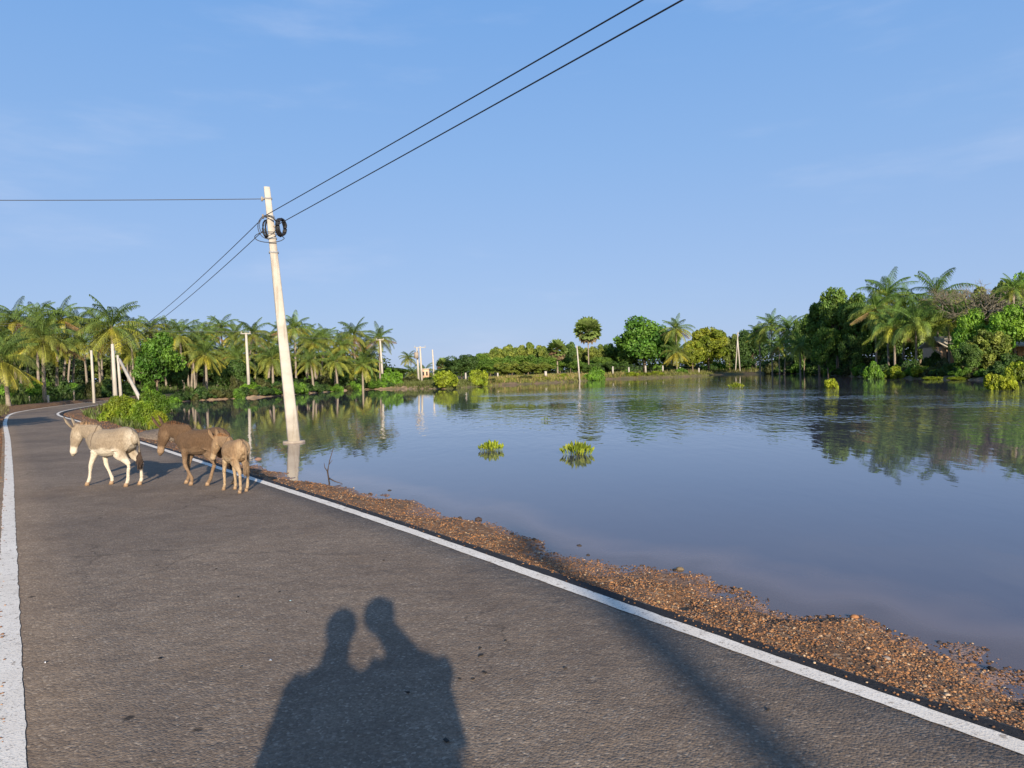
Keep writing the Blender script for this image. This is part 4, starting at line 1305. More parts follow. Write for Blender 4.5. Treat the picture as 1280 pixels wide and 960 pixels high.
A1 = np.array(mpole(.885)) + np.array([-.12, -.1, 0]); A2 = np.array(mpole(.845)) + np.array([.15, -.1, 0])
WGp = 'overhead wires fixed to the leaning pole'
for A, pxl, lb in ((A1, (800, 0), 'upper of the two black overhead wires rising to the top of the picture'), (A2, (849, 0), 'lower of the two black overhead wires rising to the top of the picture')):
    zt = A[2] - .05
    Qp = at(pxl[0], pxl[1], zt)
    dv = (Qp - A) / np.linalg.norm((Qp - A)[:2])
    B = A + dv * 46; B[2] = A[2]
    # sag chosen so that the wire hangs 5 cm below its ends where it leaves the frame
    wire(A, B,   .08, .0115, lb, WGp, M_CABLE, 80)
    far_end = B
pd = 50
T2 = at_y(141, 431, pd)
for A, oz, lb in ((np.array(mpole(.875)) + np.array([-.25, 0, 0]), 0, 'upper of the two wires running down left to the palm grove'), (np.array(mpole(.835)) + np.array([-.2, 0, 0]), -.35, 'lower of the two wires running down left to the palm grove')):
    wire(A, T2 + np.array([0.05, 0, oz]), .35, .012, lb, WGp)
A5 = np.array(mpole(.955)) + np.array([-.18, 0, 0]); B5 = at(0, 248, A5[2]); B5 = A5 + (B5 - A5) * 2.2
wire(A5, B5, .05, .011, 'single wire running level from the leaning pole top to the left edge', WGp)
# the next poles of that line stand outside the frame
for B_, lb in ((B5, 'concrete pole outside the left edge that carries the single level wire'), (far_end, 'concrete pole far behind on the right that carries the two rising wires')):
    g_ = max(gh1(B_[0], B_[1]), -1.2)
    o = root('utility_pole', lb, 'pole', (B_[0], B_[1], g_)); mb = MB()
    mb.tube([(0, 0, -.3), (0, 0, B_[2] - g_ + .3)], [.17, .09], 8); mb.build('shaft', M_CONC, o)
# pole behind the photographer whose shadow crosses the road at the right
o = root('utility_pole', 'thick pole behind the photographer whose blurred shadow crosses the road', 'pole', (6.15, -23.6, gh1(6.15, -23.6)))
mb = MB(); mb.tube([(0, 0, -.3), (0, 0, 4.5), (0, 0, 9.6)], [.20, .17, .13], 10); mb.build('shaft', M_CONC, o)
mb = MB(); mb.box((0, -.15, 9.3), (.6, .08, .09)); mb.build('crossarm', M_CONC, o)

pole_thing((114, 438), (117, 503), 54, .11, .08, 'thin pale pole standing alone left of the other three at the road bend')
pole_thing((140.5, 430), (144, 503), 50, .16, .10, 'thickest upright pale pole of the group at the road bend')
pole_thing((147, 444), (151, 500), 52, .12, .08, 'slimmer upright pole just right of the thickest one at the road bend')
# stay pole leaning into the water
sb = at(181, 510, WATER); st_ = at_y(149, 449, 50)
o = root('stay_pole', 'slanting pale stay pole leaning from the road bend poles down to the water', 'pole', tuple(sb)); mb = MB()
v = Vector(st_ - sb); mb.tube([tuple(v * -.08), (0, 0, 0), tuple(v)], [.13, .13, .10], 8); mb.build('shaft', M_CONC, o)
_, b308, v308 = pole_thing((307.5, 416), (311, 490), 71, .17, .11, 'pale cross-armed pole on the bank in the middle of the left grove', (.985, .95))
_, b475, v475 = pole_thing((475, 424), (478.5, 486), 93.5, .17, .11, 'pale cross-armed pole at the right end of the left grove', (.985, 1.0))
for px_, d_ in ((522.5, 100), (526.5, 100.5)):
    pole_thing((px_ - 1.5, 434 if px_ < 524 else 433, ), (px_ + .8, 485), d_, .16, .11, ('left' if px_ < 524 else 'right') + ' post of the distant twin pole with its small transformer', (.97, 1.6) if px_ > 524 else None)
o = root('transformer', 'small grey transformer hanging between the posts of the distant twin pole', 'transformer', tuple(at_y(520.5, 444, 99.6))); mb = MB()
mb.tube([(0, 0, -.45), (0, 0, .4)], [.30, .30], 10); mb.build('tank', M_CONCD, o)
mb = MB(); [mb.tube([(x_, 0, .4), (x_ * 1.3, 0, .62)], [.05, .03], 6) for x_ in (-.15, .15)]; mb.build('bushing', M_DARK, o)
pole_thing((540.5, 437), (542.5, 474), 150, .20, .15, 'plain white pole standing alone right of the twin pole')
pole_thing((721, 432), (724.5, 479), 112.5, .13, .09, 'slim pale leaning pole at the waterline left of the tall palmyra palm')
p1 = pole_thing((922.5, 415), (919, 463), 156, .15, .10, 'left leg of the crossed pale poles')
p2 = pole_thing((921.5, 417), (925, 461), 156.6, .15, .10, 'right leg of the crossed pale poles before the right trees')

# thin pale wires over the left grove
LWp = 'thin pale wires strung low across the left grove'
M_PALEW = simple('pale_wire', (.22, .22, .22), .5, .1)
P308 = np.array(b308) + np.array(v308) * .985; P475 = np.array(b475) + np.array(v475) * .985
LW = at_y(-60, 402.5, 52)
for k_, dx in enumerate((-.43, .43)):
    lab = ('left' if k_ == 0 else 'right')
    wire(P308 + [dx, -.11, .2], LW + [dx, 0, 0.12 * k_], .25, .006, 'thin pale wire from the %s insulator of the cross-armed pole to the left edge' % lab, LWp, M_PALEW)
    wire(P308 + [dx, -.11, .2], P475 + [dx, -.11, .2], .35, .006, 'thin pale wire joining the two cross-armed poles on their %s insulators' % lab, LWp, M_PALEW)

# fence posts
def fence_post(px, top, d, w, label, group, mat=None):
    X = xw(px, d); g = gh1(X, d); h = zw(px, top, d) - g
    mb = MB(); mb.tube([(0, 0, -.2), (0, 0, max(.5, h))], [w, w * .85], 6)
    return tag(link('fence_post', mb.mesh('fence_post', mat or M_CONC), None, (X, d, g)), label, 'post', group)
FR = 'concrete posts of the wire fence on the far bank'
posts = [(766, 458, 'first pale fence post from the left, by the green bush of the palmyra palm'), (786, 459, 'second pale fence post on the far bank, counted from the palmyra palm'), (807, 457, 'third pale fence post, below the big round tree'),
         (828.5, 457, 'tallest looking pale fence post, at the right end of the lime shrubs'), (850, 459, 'fence post half behind the shrub under the low yellowish palm'), (873.5, 460, 'fence post standing at the red earth bank')]
pp = []
for px_, tp, lb in posts:
    d_ = np.interp(px_, [766, 873], [134, 146]); q_ = fence_post(px_, tp, d_, .16, lb, FR); pp.append(np.array([*q_.location]))
for px_, tp, lb in [(945, 452, 'shaded fence post just right of the crossed poles\' trees'), (957, 451, 'second shaded fence post right of the crossed poles'), (970, 450, 'third shaded fence post right of the crossed poles'), (983, 450, 'last shaded fence post, left of the tall leafy trees')]:
    fence_post(px_, tp, np.interp(px_, [945, 983], [172, 160]), .16, lb, 'shaded fence posts before the right grove', M_CONCD)
mb = MB()
for a_, b_ in zip(pp[:-1], pp[1:]):
    for hh_ in (.45, .9, 1.35):
        mb.tube([a_ + [0, 0, hh_], (a_ + b_) / 2 + [0, 0, hh_ - .04], b_ + [0, 0, hh_]], .012, 4, caps=False)
tag(link('fence_wire', mb.mesh('fence_wire', M_WIRE)), 'barbed wires strung between the pale fence posts on the far bank', 'fence wire')
fence_post(682, 464, 115, .24, 'short thick white marker post on the grassy bank left of the slim pole', None)
fence_post(622, 466, 108, .15, 'short grey post on the bank right of the right lime bush', None)
fence_post(582, 466, 101, .13, 'short grey post between the two round lime bushes', None)
GP = 'pale fence posts along the far side of the road bend'
fence_post(8, 493, 47.5, .09, 'pale fence post nearest the left edge beyond the road', GP)
fence_post(59.5, 494, 53, .09, 'pale fence post beyond the road below the large yellow palm', GP)
fence_post(92, 488, 56, .07, 'thin crooked stump post between the palms beyond the road', GP, M_WOOD)
fence_post(36, 497, 52, .05, 'thin wooden post beyond the road, between the first two pale posts', GP, M_WOOD)

# beige hut
Xh = xw(532, 150); gh_ = gh1(Xh, 150)
o = root('hut', 'small beige hut with two window openings beyond the scrub right of the twin pole', 'hut', (Xh, 150, gh_))
mb = MB(); mb.box((0, 0, .95), (1.5, 1.6, 1.9)); mb.build('wall', M_WALL, o)
mb = MB(); mb.box((0, 0, 1.96), (1.8, 2.0, .12)); mb.build('roof', M_ROOF, o)
for sx in (-.36, .36):
    mb = MB(); mb.box((sx, -.81, 1.0), (.34, .05, .8)); mb.build('window', M_DARK, o)
# low houses on the right bank
def low_house(px, d, w, label, rows):
    X = xw(px, d); g = gh1(X, d)
    zt = zw(px, rows[0], d) - g; ze = zw(px, rows[1], d) - g
    o = root('house', label, 'house', (X, d, g))
    mb = MB(); mb.box((0, 2.2, ze / 2), (w * .92, 4, ze)); mb.build('wall', M_WALL, o)
    mb = MB(); hw = w / 2
    V = np.array([(-hw, -.6, ze), (hw, -.6, ze), (hw, 2.2, zt), (-hw, 2.2, zt), (hw, 5, ze), (-hw, 5, ze)])
    V2 = V - [0, 0, .12]
    mb.add(np.vstack([V, V2]), [(0, 1, 2, 3), (3, 2, 4, 5), (7, 6, 9, 8), (8, 9, 11, 10), (0, 6, 7, 1), (5, 4, 10, 11), (0, 3, 9, 6), (3, 5, 11, 9), (1, 7, 8, 2), (2, 8, 10, 4)])
    mb.build('roof', M_ROOF, o)
    for sx in (-.25, .2):
        b_ = MB(); b_.box((w * sx, .19, ze * .5), (w * .12, .06, ze * .55)); b_.build('window', M_DARK, o)
low_house(1196, 86, 3.6, 'low house with a pale slanting roof between the palms and the grey green shrubs', (419, 433))
low_house(1283, 78, 4.4, 'low house with a pale roof at the right edge of the picture', (421, 432))

# ================================================================== ANIMALS
def fused(name, shapes, voxel, mat, colour, parent=None, smooth_it=4, disp=None):
    """one continuous skin: the shapes are fused by voxel remeshing and smoothed; colour(P, N) gives vertex colours"""
    me = shapes.mesh(name + '_raw', None)
    o = bpy.data.objects.new('raw', me); COL.objects.link(o)
    r = o.modifiers.new('r', 'REMESH'); r.mode = 'VOXEL'; r.voxel_size = voxel; r.use_smooth_shade = True
    s_ = o.modifiers.new('s', 'SMOOTH'); s_.factor = .5; s_.iterations = smooth_it
    dg = bpy.context.evaluated_depsgraph_get()
    ev = o.evaluated_get(dg)
    m2 = bpy.data.meshes.new_from_object(ev)
    bpy.data.objects.remove(o); bpy.data.meshes.remove(me)
    m2.name = name; n = len(m2.vertices)
    P = np.empty(n * 3, np.float32); m2.vertices.foreach_get('co', P); P = P.reshape(-1, 3)
    Nn = np.empty(n * 3, np.float32); m2.vertices.foreach_get('normal', Nn); Nn = Nn.reshape(-1, 3)
    c = np.ones((n, 4), np.float32); c[:, :3] = colour(P, Nn)
    for a_ in list(m2.color_attributes): m2.color_attributes.remove(a_)
    a = m2.color_attributes.new('tint', 'FLOAT_COLOR', 'POINT'); a.data.foreach_set('color', c.ravel())
    m2.materials.clear(); m2.materials.append(mat)
    m2.polygons.foreach_set('use_smooth', np.ones(len(m2.polygons), bool))
    return link(name, m2, parent)

def fur_mat(name, amp, scale):
    m, nt = new_mat(name)
    P = obj_pos(nt); a = N(nt, 'ShaderNodeVertexColor', layer_name='tint')
    nz = noise(nt, P, scale, 5, .7, (1, 1, .45)); nz2 = noise(nt, P, 9, 3)
    c = mixc(nt, 1.0, a.outputs['Color'], ramp(nt, [(.3, (.70, .67, .64)), (.7, (1.22, 1.2, 1.15))], nz).outputs['Color'], 'MULTIPLY')
    c = mixc(nt, 1.0, c, ramp(nt, [(.3, (.90, .88, .86)), (.7, (1.07, 1.07, 1.07))], nz2).outputs['Color'], 'MULTIPLY')
    b = finish(nt, c, .9, bump(nt, nz, 1.0, amp), .1)
    try:
        b.inputs['Sheen Weight'].default_value = .03
    except Exception: pass
    return m
M_FUR = fur_mat('short_fur', .012, 60)
M_FLUFF = fur_mat('fluffy_fur', .03, 38)
M_HOOF = simple('hoof_horn', (.30, .20, .12), .6, .3, 20)
M_EYE = simple('dark_eye', (.01, .008, .006), .15, .1, spec=.6)
M_HAIR = simple('coarse_hair', (.9, .9, .9), .85, .45, 60, .01, use_tint=True)

def ell_chain(mb, pts, seg=16, sub=5):
    """pts: (x,y,z,half height,half width) -> lofted closed body"""
    P = np.array(pts, float); n = len(P)
    t = np.linspace(0, n - 1, (n - 1) * sub + 1)
    out = []
    for u in t:
        i_ = min(int(u), n - 2); f = u - i_
        a = P[max(i_ - 1, 0)]; b = P[i_]; c = P[i_ + 1]; d = P[min(i_ + 2, n - 1)]
        out.append(.5 * (2 * b + (c - a) * f + (2 * a - 5 * b + 4 * c - d) * f * f + (-a + 3 * b - 3 * c + d) * f ** 3))
    out = np.array(out)
    mb.tube(out[:, :3], out[:, 3], seg, flat=np.clip(out[:, 4] / np.maximum(out[:, 3], 1e-3), .3, 3))
    for e in (out[0], out[-1]):
        mb.ball(e[:3], (e[3] * .7 + .0, e[4], e[3]), 12, 8)

def donkey(label, loc, heading, scale, pal, feet, head=(.0, .0, 0.0), fluffy=False, tail_swing=.0, blen=1.0, leg=1.0, neck_up=0.0, group=None, belly=True):
    """forward +X, left +Y. feet: dict FL FR HL HR -> x offset of the hoof (metres) and lift"""
    o = root('donkey', label, 'donkey', loc, heading, group); o.scale = (scale,) * 3
    L = .60 * leg                                    # leg length; the body sits on top
    up = L - .60
    mb = MB()
    B = blen
    fat = 1.0
    fat = .93 if not belly and not fluffy else 1.0
    ell_chain(mb, [(p_[0], p_[1], p_[2], p_[3] * fat, p_[4] * fat) for p_ in [(-.43 * B, 0, .70 + up, .085, .075), (-.39 * B, 0, .70 + up, .15, .125), (-.29 * B, 0, .695 + up, .195, .165), (-.12 * B, 0, .660 + up, .200, .182),
                   (.06 * B, 0, .640 + up, .212, .188), (.20 * B, 0, .655 + up, .200, .155), (.31 * B, 0, .675 + up, .170, .118), (.38 * B, 0, .69 + up, .11, .075)]])
    ny, hy = head[0], head[1]
    hz = neck_up
    # withers to poll
    N0 = np.array([.24 * B, 0, .76 + up]); N1 = np.array([.40 * B, ny * .35, .80 + up + hz * .35]); N2 = np.array([.40 * B + .13, ny * .75, .825 + up + hz * .8]); N3 = np.array([.40 * B + .20, ny, .83 + up + hz])
    ell_chain(mb, [(*N0, .16, .085), (*N1, .125, .068), (*N2, .10, .056), (*N3, .085, .055)])
    hd = head[2]                                       # 0 = head hangs down, 1 = level
    dirv = np.array([math.cos(hd) * math.cos(hy), math.cos(hd) * math.sin(hy), -math.sin(hd)])
    perp = np.array([math.sin(hd) * math.cos(hy), math.sin(hd) * math.sin(hy), math.cos(hd)])
    H0 = N3 + perp * .015
    ell_chain(mb, [(*(H0 - dirv * .01), .095, .064), (*(H0 + dirv * .09), .102, .068), (*(H0 + dirv * .18 + perp * .004), .082, .056), (*(H0 + dirv * .27 + perp * .006), .058, .045), (*(H0 + dirv * .34), .055, .046), (*(H0 + dirv * .375), .040, .036)], 14, 4)
    # cheek and nostril pads
    for s_ in (-1, 1):
        sd = np.array([-math.sin(hy), math.cos(hy), 0])
        mb.ball(H0 + dirv * .06 - perp * .03 + sd * s_ * .035, (.06, .035, .055), 8, 6)
        mb.ball(H0 + dirv * .34 + perp * .02 + sd * s_ * .02, (.022, .018, .02), 8, 6)
    sd = np.array([-math.sin(hy), math.cos(hy), 0])
    # ears are part of the skin: cupped leaves
    ear_tip = []
    for s_ in (-1, 1):
        b0 = H0 - dirv * .015 + perp * .065 + sd * s_ * .038
        ax = perp * .62 - dirv * .62 + sd * s_ * .16; 
        if hd < .6: ax = perp * .8 - dirv * .3 + sd * s_ * .3
        ax /= np.linalg.norm(ax)
        tt = np.array([0, .2, .5, .8, 1.0]); rr = np.array([.020, .034, .038, .024, .006])
        pts = b0[None] + ax[None] * (tt * (.23 if not fluffy else .21))[:, None] + sd[None] * s_ * (.02 * np.sin(tt * 3.1))[:, None]
        mb.tube(pts, rr, 10, flat=np.full(5, .42), ref=tuple(sd))
        ear_tip.append((b0, ax))
    # legs
    hooves = []
    def legc(side, fore, fx, lift, knee):
        y = .085 * side if fore else .095 * side
        if fore:
            hip = np.array([.25 * B, y * .9, .66 + up]); el = np.array([.225 * B, y, .52 + up])
            ft = np.array([.25 * B + fx, y * .95, .05 + lift])
            v = ft - el
            kn = el + v * .46 + np.array([.018 + knee, 0, 0]); fe = el + v * .88 + np.array([-.012, 0, 0])
            ell_chain(mb, [(*hip, .10, .055), (*el, .070, .050), (*(el + (kn - el) * .55), .043, .036), (*kn, .034, .031), (*(kn + (fe - kn) * .5), .0225, .0215), (*fe, .028, .025), (*ft, .026, .025)], 10, 4)
        else:
            hip = np.array([-.31 * B, y * .8, .70 + up]); stf = np.array([-.22 * B + fx * .12, y * 1.05, .53 + up])
            ft = np.array([-.33 * B + fx, y * .95, .05 + lift])
            hock = np.array([-.385 * B + fx * .62, y, (.33 + up * .6) + lift * .5])
            fe = ft + (hock - ft) * .18 + np.array([-.015, 0, 0])
            ell_chain(mb, [(*hip, .15, .08), (*stf, .122, .074), (*(stf + (hock - stf) * .55),   .066, .048), (*hock, .037, .031), (*(hock + (fe - hock) * .5), .0245, .023), (*fe, .029, .026), (*ft, .027, .026)], 10, 4)
        hooves.append(ft)
    for key, (fx, lift, knee) in feet.items():
        legc(1 if key[1] == 'L' else -1, key[0] == 'F', fx, lift, knee)
    base, light, darkc = [np.array(c) for c in pal]
    poll = H0
    def colour(P, Nn):
        x, y, z = P[:, 0], P[:, 1], P[:, 2]
        C = np.tile(base, (len(P), 1)).astype(float)
        nz = fbm(x * 9 + y * 5, z * 9 + y * 4, 3, 4)
        w = smooth((.585 + up + (nz - .5) * .08 - z) / .05) * smooth((x + .34 * B) / .12)        # pale underside
        if not belly: w = w * .35
        lw = smooth((.50 + up + (nz - .5) * .1 - z) / .14)                                         # pale legs
        if not belly: lw = lw * .75
        inner = smooth(-Nn[:, 0] * .9 - .1) * smooth((-.33 * B - x) / .05) * (.75 if belly else .45)    # pale buttocks
        k = np.maximum(np.maximum(w, lw), inner)[:, None]
        C = C * (1 - k) + light * k
        # dark line along the back and over the shoulder
        bk = smooth((np.abs(y) * -1 + .018) / .012) * (Nn[:, 2] > .2) * (x < .3 * B)
        sh = smooth((.013 - np.abs(x - .235 * B - (z - .7) * -.12)) / .008) * (z > .60 + up) * (x < .35)
        k = np.maximum(bk * .75, sh * (.75 if belly else 0.0))[:, None]
        C = C * (1 - k) + darkc * k
        # muzzle: pale with dark nostrils
        t_ = ((P - poll) @ dirv); inside = (np.linalg.norm(P - poll - t_[:, None] * dirv, axis=1) < .13) & (x > .38 * B)
        mz = smooth((t_ - .235) / .05) * inside
        C = C * (1 - mz[:, None]) + (light * 1.05) * mz[:, None]
        tipm = smooth((t_ - .355) / .02) * inside
        C = C * (1 - tipm[:, None] * .55) + np.array((.08, .06, .05)) * tipm[:, None] * .55
        # cheeks paler
        ck = smooth((.11 - np.linalg.norm(P - (poll + dirv * .07 - perp * .05), axis=1)) / .06)[:, None] * .35
        C = C * (1 - ck) + light * ck
        for b0, ax in ear_tip:
            te = (P - b0) @ ax; near = np.linalg.norm(P - b0 - te[:, None] * ax, axis=1) < .06
            k = (smooth((te - .15) / .04) * near * .6)[:, None]
            C = C * (1 - k) + darkc * k
        hz_ = smooth((.06 - z) / .02)[:, None]
        C = C * (1 - hz_) + np.array((.28, .19, .12)) * hz_
        return C
    fused('body', mb, .0085, M_FLUFF if fluffy else M_FUR, colour, o, 3)
    # hooves, eyes, mane, tail
    for ft in hooves:
        h_ = MB(); h_.tube([(ft[0] + .022, ft[1], ft[2] - .05), (ft[0] + .008, ft[1], ft[2] + .002)], [.036, .027], 10); h_.build('hoof', M_HOOF, o, True)
    for s_ in (-1, 1):
        e_ = MB(); e_.ball(H0 + dirv * .115 + perp * .038 + sd * s_ * .051, (.015, .010, .014), 8, 6); e_.build('eye', M_EYE, o, True)
    rng = np.random.default_rng(5 + int(scale * 100))
    mn = MB(); path = np.array([H0 - dirv * .0 + perp * .075 + np.array([.01, 0, 0]), N3 + np.array([-.02, 0, .09]), N2 + np.array([-.03, 0, .105]), (N1 + N2) / 2 + np.array([-.03, 0, .115]), N1 + np.array([-.05, 0, .115]), N0 + np.array([.02, 0, .145])])
    nT = 420 if not fluffy else 520
    Vs, Ts, Cs = [], [], []
    for q in range(nT):
        u = rng.random() * 4.999; i_ = int(u); p = path[i_] + (path[i_ + 1] - path[i_]) * (u - i_)
        p = p + np.array([rng.normal() * .006, rng.normal() * .007, -.035])
        hgt = .075 * (1 - .45 * u / 5) * (.8 + .5 * rng.random())
        tip = p + np.array([rng.normal() * .012 - .005, rng.normal() * .012, hgt + .012])
        w_ = np.array([.006, rng.normal() * .004, 0])
        k = len(Vs); Vs += [p - w_, p + w_, tip]; Ts.append((k, k + 1, k + 2))
        mc = (darkc * .9 + base * .3) if rng.random() < .5 else base * 1.5 * np.array((1.2, .92, .68))
        Cs += [mc] * 3
    # upright crest under the hairs
    crest = MB()
    crest.tube(path + np.array([0, 0, -.02]), [.018, .03, .034, .034, .028, .012], 8, base * 1.05 * np.array((1.15, .92, .75)), flat=np.full(6, .55))
    crest.add(np.array(Vs), None, np.array(Ts), np.array(Cs))
    crest.build('mane', M_HAIR, o)
    tl = MB()
    tb0 = np.array([-.455 * B, 0, .79 + up])
    pts = [tb0 + [.05, 0, .02], tb0 + [-.015, tail_swing * .1, -.03], tb0 + [-.045, tail_swing * .3, -.14], tb0 + [-.045, tail_swing * .7, -.27], tb0 + [-.035, tail_swing, -.38]]
    tl.tube(pts, [.030, .026, .019, .016, .012], 8, base * .95)
    Vs, Ts, Cs = [], [], []
    for q in range(260):
        u = rng.random() ** .7
        p = np.array(pts[3]) + (np.array(pts[4]) - np.array(pts[3])) * rng.random() + rng.normal(size=3) * .008
        e = p + np.array([rng.normal() * .022, rng.normal() * .022, -.12 - .10 * rng.random()])
        mid_ = (p + e) / 2 + rng.normal(size=3) * .01
        w_ = np.array([.004, .004, 0]) * rng.choice([-1, 1])
        k = len(Vs); Vs += [p, mid_ - w_, mid_ + w_, e]; Ts += [(k, k + 1, k + 2), (k + 1, k + 3, k + 2)]
        Cs += [(darkc if not fluffy else base * .7) * (.7 + .8 * rng.random())] * 4
    tl.add(np.array(Vs), None, np.array(Ts), np.array(Cs))
    tl.build('tail', M_HAIR, o)
    return o

DG = 'three donkeys walking on the road'
def bear(deg): return R(90 - deg)          # compass bearing (from +Y clockwise) to rotation about Z
c = at(141, 606.5)
donkey('pale fawn donkey with cream belly and legs, leading on the left of the road', (c[0], c[1], 0.0), bear(-74), 1.02,
       ((.29, .24, .18), (.60, .55, .46), (.06, .04, .03)),
       {'FL': (.13, 0, 0), 'FR': (-.16, 0, .01), 'HL': (-.02, 0, 0), 'HR': (-.10, 0, 0)}, head=(.0, .25, 1.32), group=DG, tail_swing=-.02)
c = at(253, 605.5)
donkey('dark brown donkey walking in the middle, muzzle near the white line', (c[0], c[1], 0.0), bear(-77), 1.0,
       ((.115, .074, .046), (.27, .19, .125), (.03, .02, .014)),
       {'FL': (-.13, .0, .03), 'FR': (.07, 0, 0), 'HL': (.16, 0, 0), 'HR': (-.16, 0, 0)}, head=(.0, .1, 1.30), group=DG, belly=False, neck_up=.0)
c = at(294.5, 613.5)
donkey('fluffy light brown donkey foal nuzzling the flank of the dark donkey', (c[0], c[1], 0.0), bear(-48), .80,
       ((.31, .21, .125), (.46, .35, .23), (.09, .05, .03)),
       {'FL': (.06, 0, 0), 'FR': (-.04, 0, 0), 'HL': (-.08, 0, 0), 'HR': (.03, 0, 0)}, head=(.04, .25, 1.18), fluffy=True, group=DG, blen=.80, leg=1.08, neck_up=-.01)

# ================================================================== PEOPLE (behind the camera; their shadows lie on the road)
M_CLOTH = simple('cloth_and_skin', (1, 1, 1), .85, .06, 30, .003, use_tint=True)
M_SKIN = simple('skin', (.32, .19, .12), .6, .08, 20)
M_PHAIR = simple('black_hair', (.015, .012, .010), .5, .3, 60, .005)
def person(label, loc, H, yaw, lean, arm_phone, shirt, trousers, long_hair=False):
    """faces +Y. lean: sideways tilt of the head (metres). arm_phone: world point held by the right hand or None"""
    o = root('person', label, 'person', loc, yaw)
    k = H / 1.75
    mb = MB()
    def C(*p): ell_chain(mb, [tuple(np.array(q) * k) for q in p], 14, 4)
    C((0, 0, .80, .14, .235), (0, 0, .90, .14, .235), (0, 0, 1.0, .14, .225), (0, .01, 1.15, .135, .205), (0, 0, 1.30, .13, .20), (0, -.01, 1.40, .095, .175), (0, -.01, 1.455, .06, .13))
    hx = lean
    C((0, -.01, 1.42, .08, .11), (hx * .5, .0, 1.52, .075, .085), (hx * .75, .01, 1.57, .07, .075))
    hc = np.array([hx, .015, 1.645]) * k
    mb.ball(hc, (.076 * k, .096 * k, .112 * k), 16, 12); mb.ball(hc + np.array([0, .03, -.06]) * k, (.055 * k, .06 * k, .055 * k), 12, 8)
    mb.tube([hc + np.array([0, .085, .02]) * k, hc + np.array([0, .118, -.022]) * k], [.008 * k, .016 * k], 8)
    mb.ball(hc + np.array([0, .088, -.055]) * k, (.026 * k, .012 * k, .009 * k), 8, 6)
    for s_ in (-1, 1): mb.ball(hc + np.array([s_ * .078, -.005, -.005]) * k, (.012 * k, .02 * k, .032 * k), 8, 6)
    for s_ in (-1, 1):
        C((s_ * .09, 0, .90, .11, .085), (s_ * .10, .01, .70, .085, .075), (s_ * .105, .02, .49, .058, .055), (s_ * .11, -.01, .30, .056, .05), (s_ * .11, -.02, .10, .035, .035), (s_ * .11, -.02, .06, .035, .035))
        C((s_ * .11, -.05, .045, .035, .035), (s_ * .115, .05, .04, .035, .042), (s_ * .12, .15, .028, .024, .04))
        sh = np.array([s_ * .19, -.01, 1.385]) * k
        if arm_phone is not None and s_ == 1:
            hand = np.array(arm_phone); el = np.array([-.02, .17, 1.16]) * k
        else:
            hand = np.array([s_ * .265, .05, .80]) * k; el = np.array([s_ * .25, -.03, 1.09]) * k
        ell_chain(mb, [(*sh, .06 * k, .055 * k), (*((sh + el) / 2), .048 * k, .045 * k), (*el, .04 * k, .038 * k), (*((el + hand) / 2), .037 * k, .034 * k), (*(el + (hand - el) * .88), .027 * k, .025 * k)], 10, 3)
        d = (hand - el) / np.linalg.norm(hand - el)
        sd_ = np.cross(d, (0, 1, 0)); sd_ /= np.linalg.norm(sd_) + 1e-9
        if arm_phone is not None and s_ == 1: d = np.array([-.35, .35, .87]); sd_ = np.array([0, 1, -.3]) / 1.05
        pc = hand + d * .02
        mb.ball(pc, (.036 * k, .036 * k, .045 * k), 10, 8)
        for f_ in range(4):
            o_ = sd_ * (f_ - 1.5) * .021 * k
            ln = (.070, .078, .074, .058)[f_] * k
            bd = np.array([-.4, .35, 0]) if arm_phone is not None and s_ == 1 else np.array([-s_ * .25, .25, 0])
            a_ = pc + o_ + d * .035 * k; b_ = a_ + d * ln * .5 + bd * .012; c_ = b_ + d * ln * .35 + bd * .035
            mb.tube([a_, b_, c_], [.0105 * k, .0095 * k, .008 * k], 7)
        th = pc + sd_ * -.035 * k
        mb.tube([th, th - sd_ * .025 * k + d * .02, th - sd_ * .02 * k + d * .05], [.013 * k, .011 * k, .009 * k], 7)
    skin = np.array((.32, .19, .12)); sc_ = np.array(shirt); tc_ = np.array(trousers)
    def colour(P, Nn):
        z = P[:, 2] / k; x = P[:, 0] / k; y = P[:, 1] / k
        Cc = np.tile(skin, (len(P), 1)).astype(float)
        sh_ = (z > .92) & (z < 1.47) & ~((np.abs(x) > .235) & (z < 1.16)) & ~(y > .20)
        Cc[sh_] = sc_
        tr_ = (z <= .92) & (z > .10) & (np.abs(x) < .21)
        Cc[tr_] = tc_
        Cc[z <= .10] = (.05, .04, .035)
        return Cc
    fused('body', mb, .011, M_CLOTH, colour, o, 3)
    for s_ in (-1, 1):
        e_ = MB(); e_.ball(hc + np.array([s_ * .031, .088, .005]) * k, (.013, .008, .008), 10, 8); e_.build('eye', M_EYE, o, True)
    hb = MB(); hb.ball(hc + np.array([0, -.022, .022]) * k, (.106 * k, .108 * k, .122 * k), 18, 12)
    if long_hair: hb.ball(hc + np.array([0, -.09, -.01]) * k, (.05 * k, .045 * k, .05 * k), 12, 8)
    hb.build('hair', M_PHAIR, o, True)
    return o
# photographer: at the right of the shadow pair, head tilted towards the other
person('person holding up a phone, standing behind the camera with the head tilted left', (.25, -.48, 0), 1.75, 0.0, -.16, (-.21, .41, 1.50), (.10, .14, .22), (.05, .05, .07))
person('person in a light shirt standing close at the photographer\'s left shoulder', (-.185, -.42, 0), 1.66, .1, .02, None, (.45, .42, .38), (.06, .05, .05), True)
ph = root('phone', 'black phone held up in front of the photographer\'s face', 'phone', (.03, -.035, 1.585))
mb = MB(); mb.box((0, 0, 0), (.15, .009, .075)); mb.build('case', M_CABLE, ph)
mb = MB(); mb.box((0, -.0055, 0), (.14, .0012, .066)); mb.build('screen', M_EYE, ph)

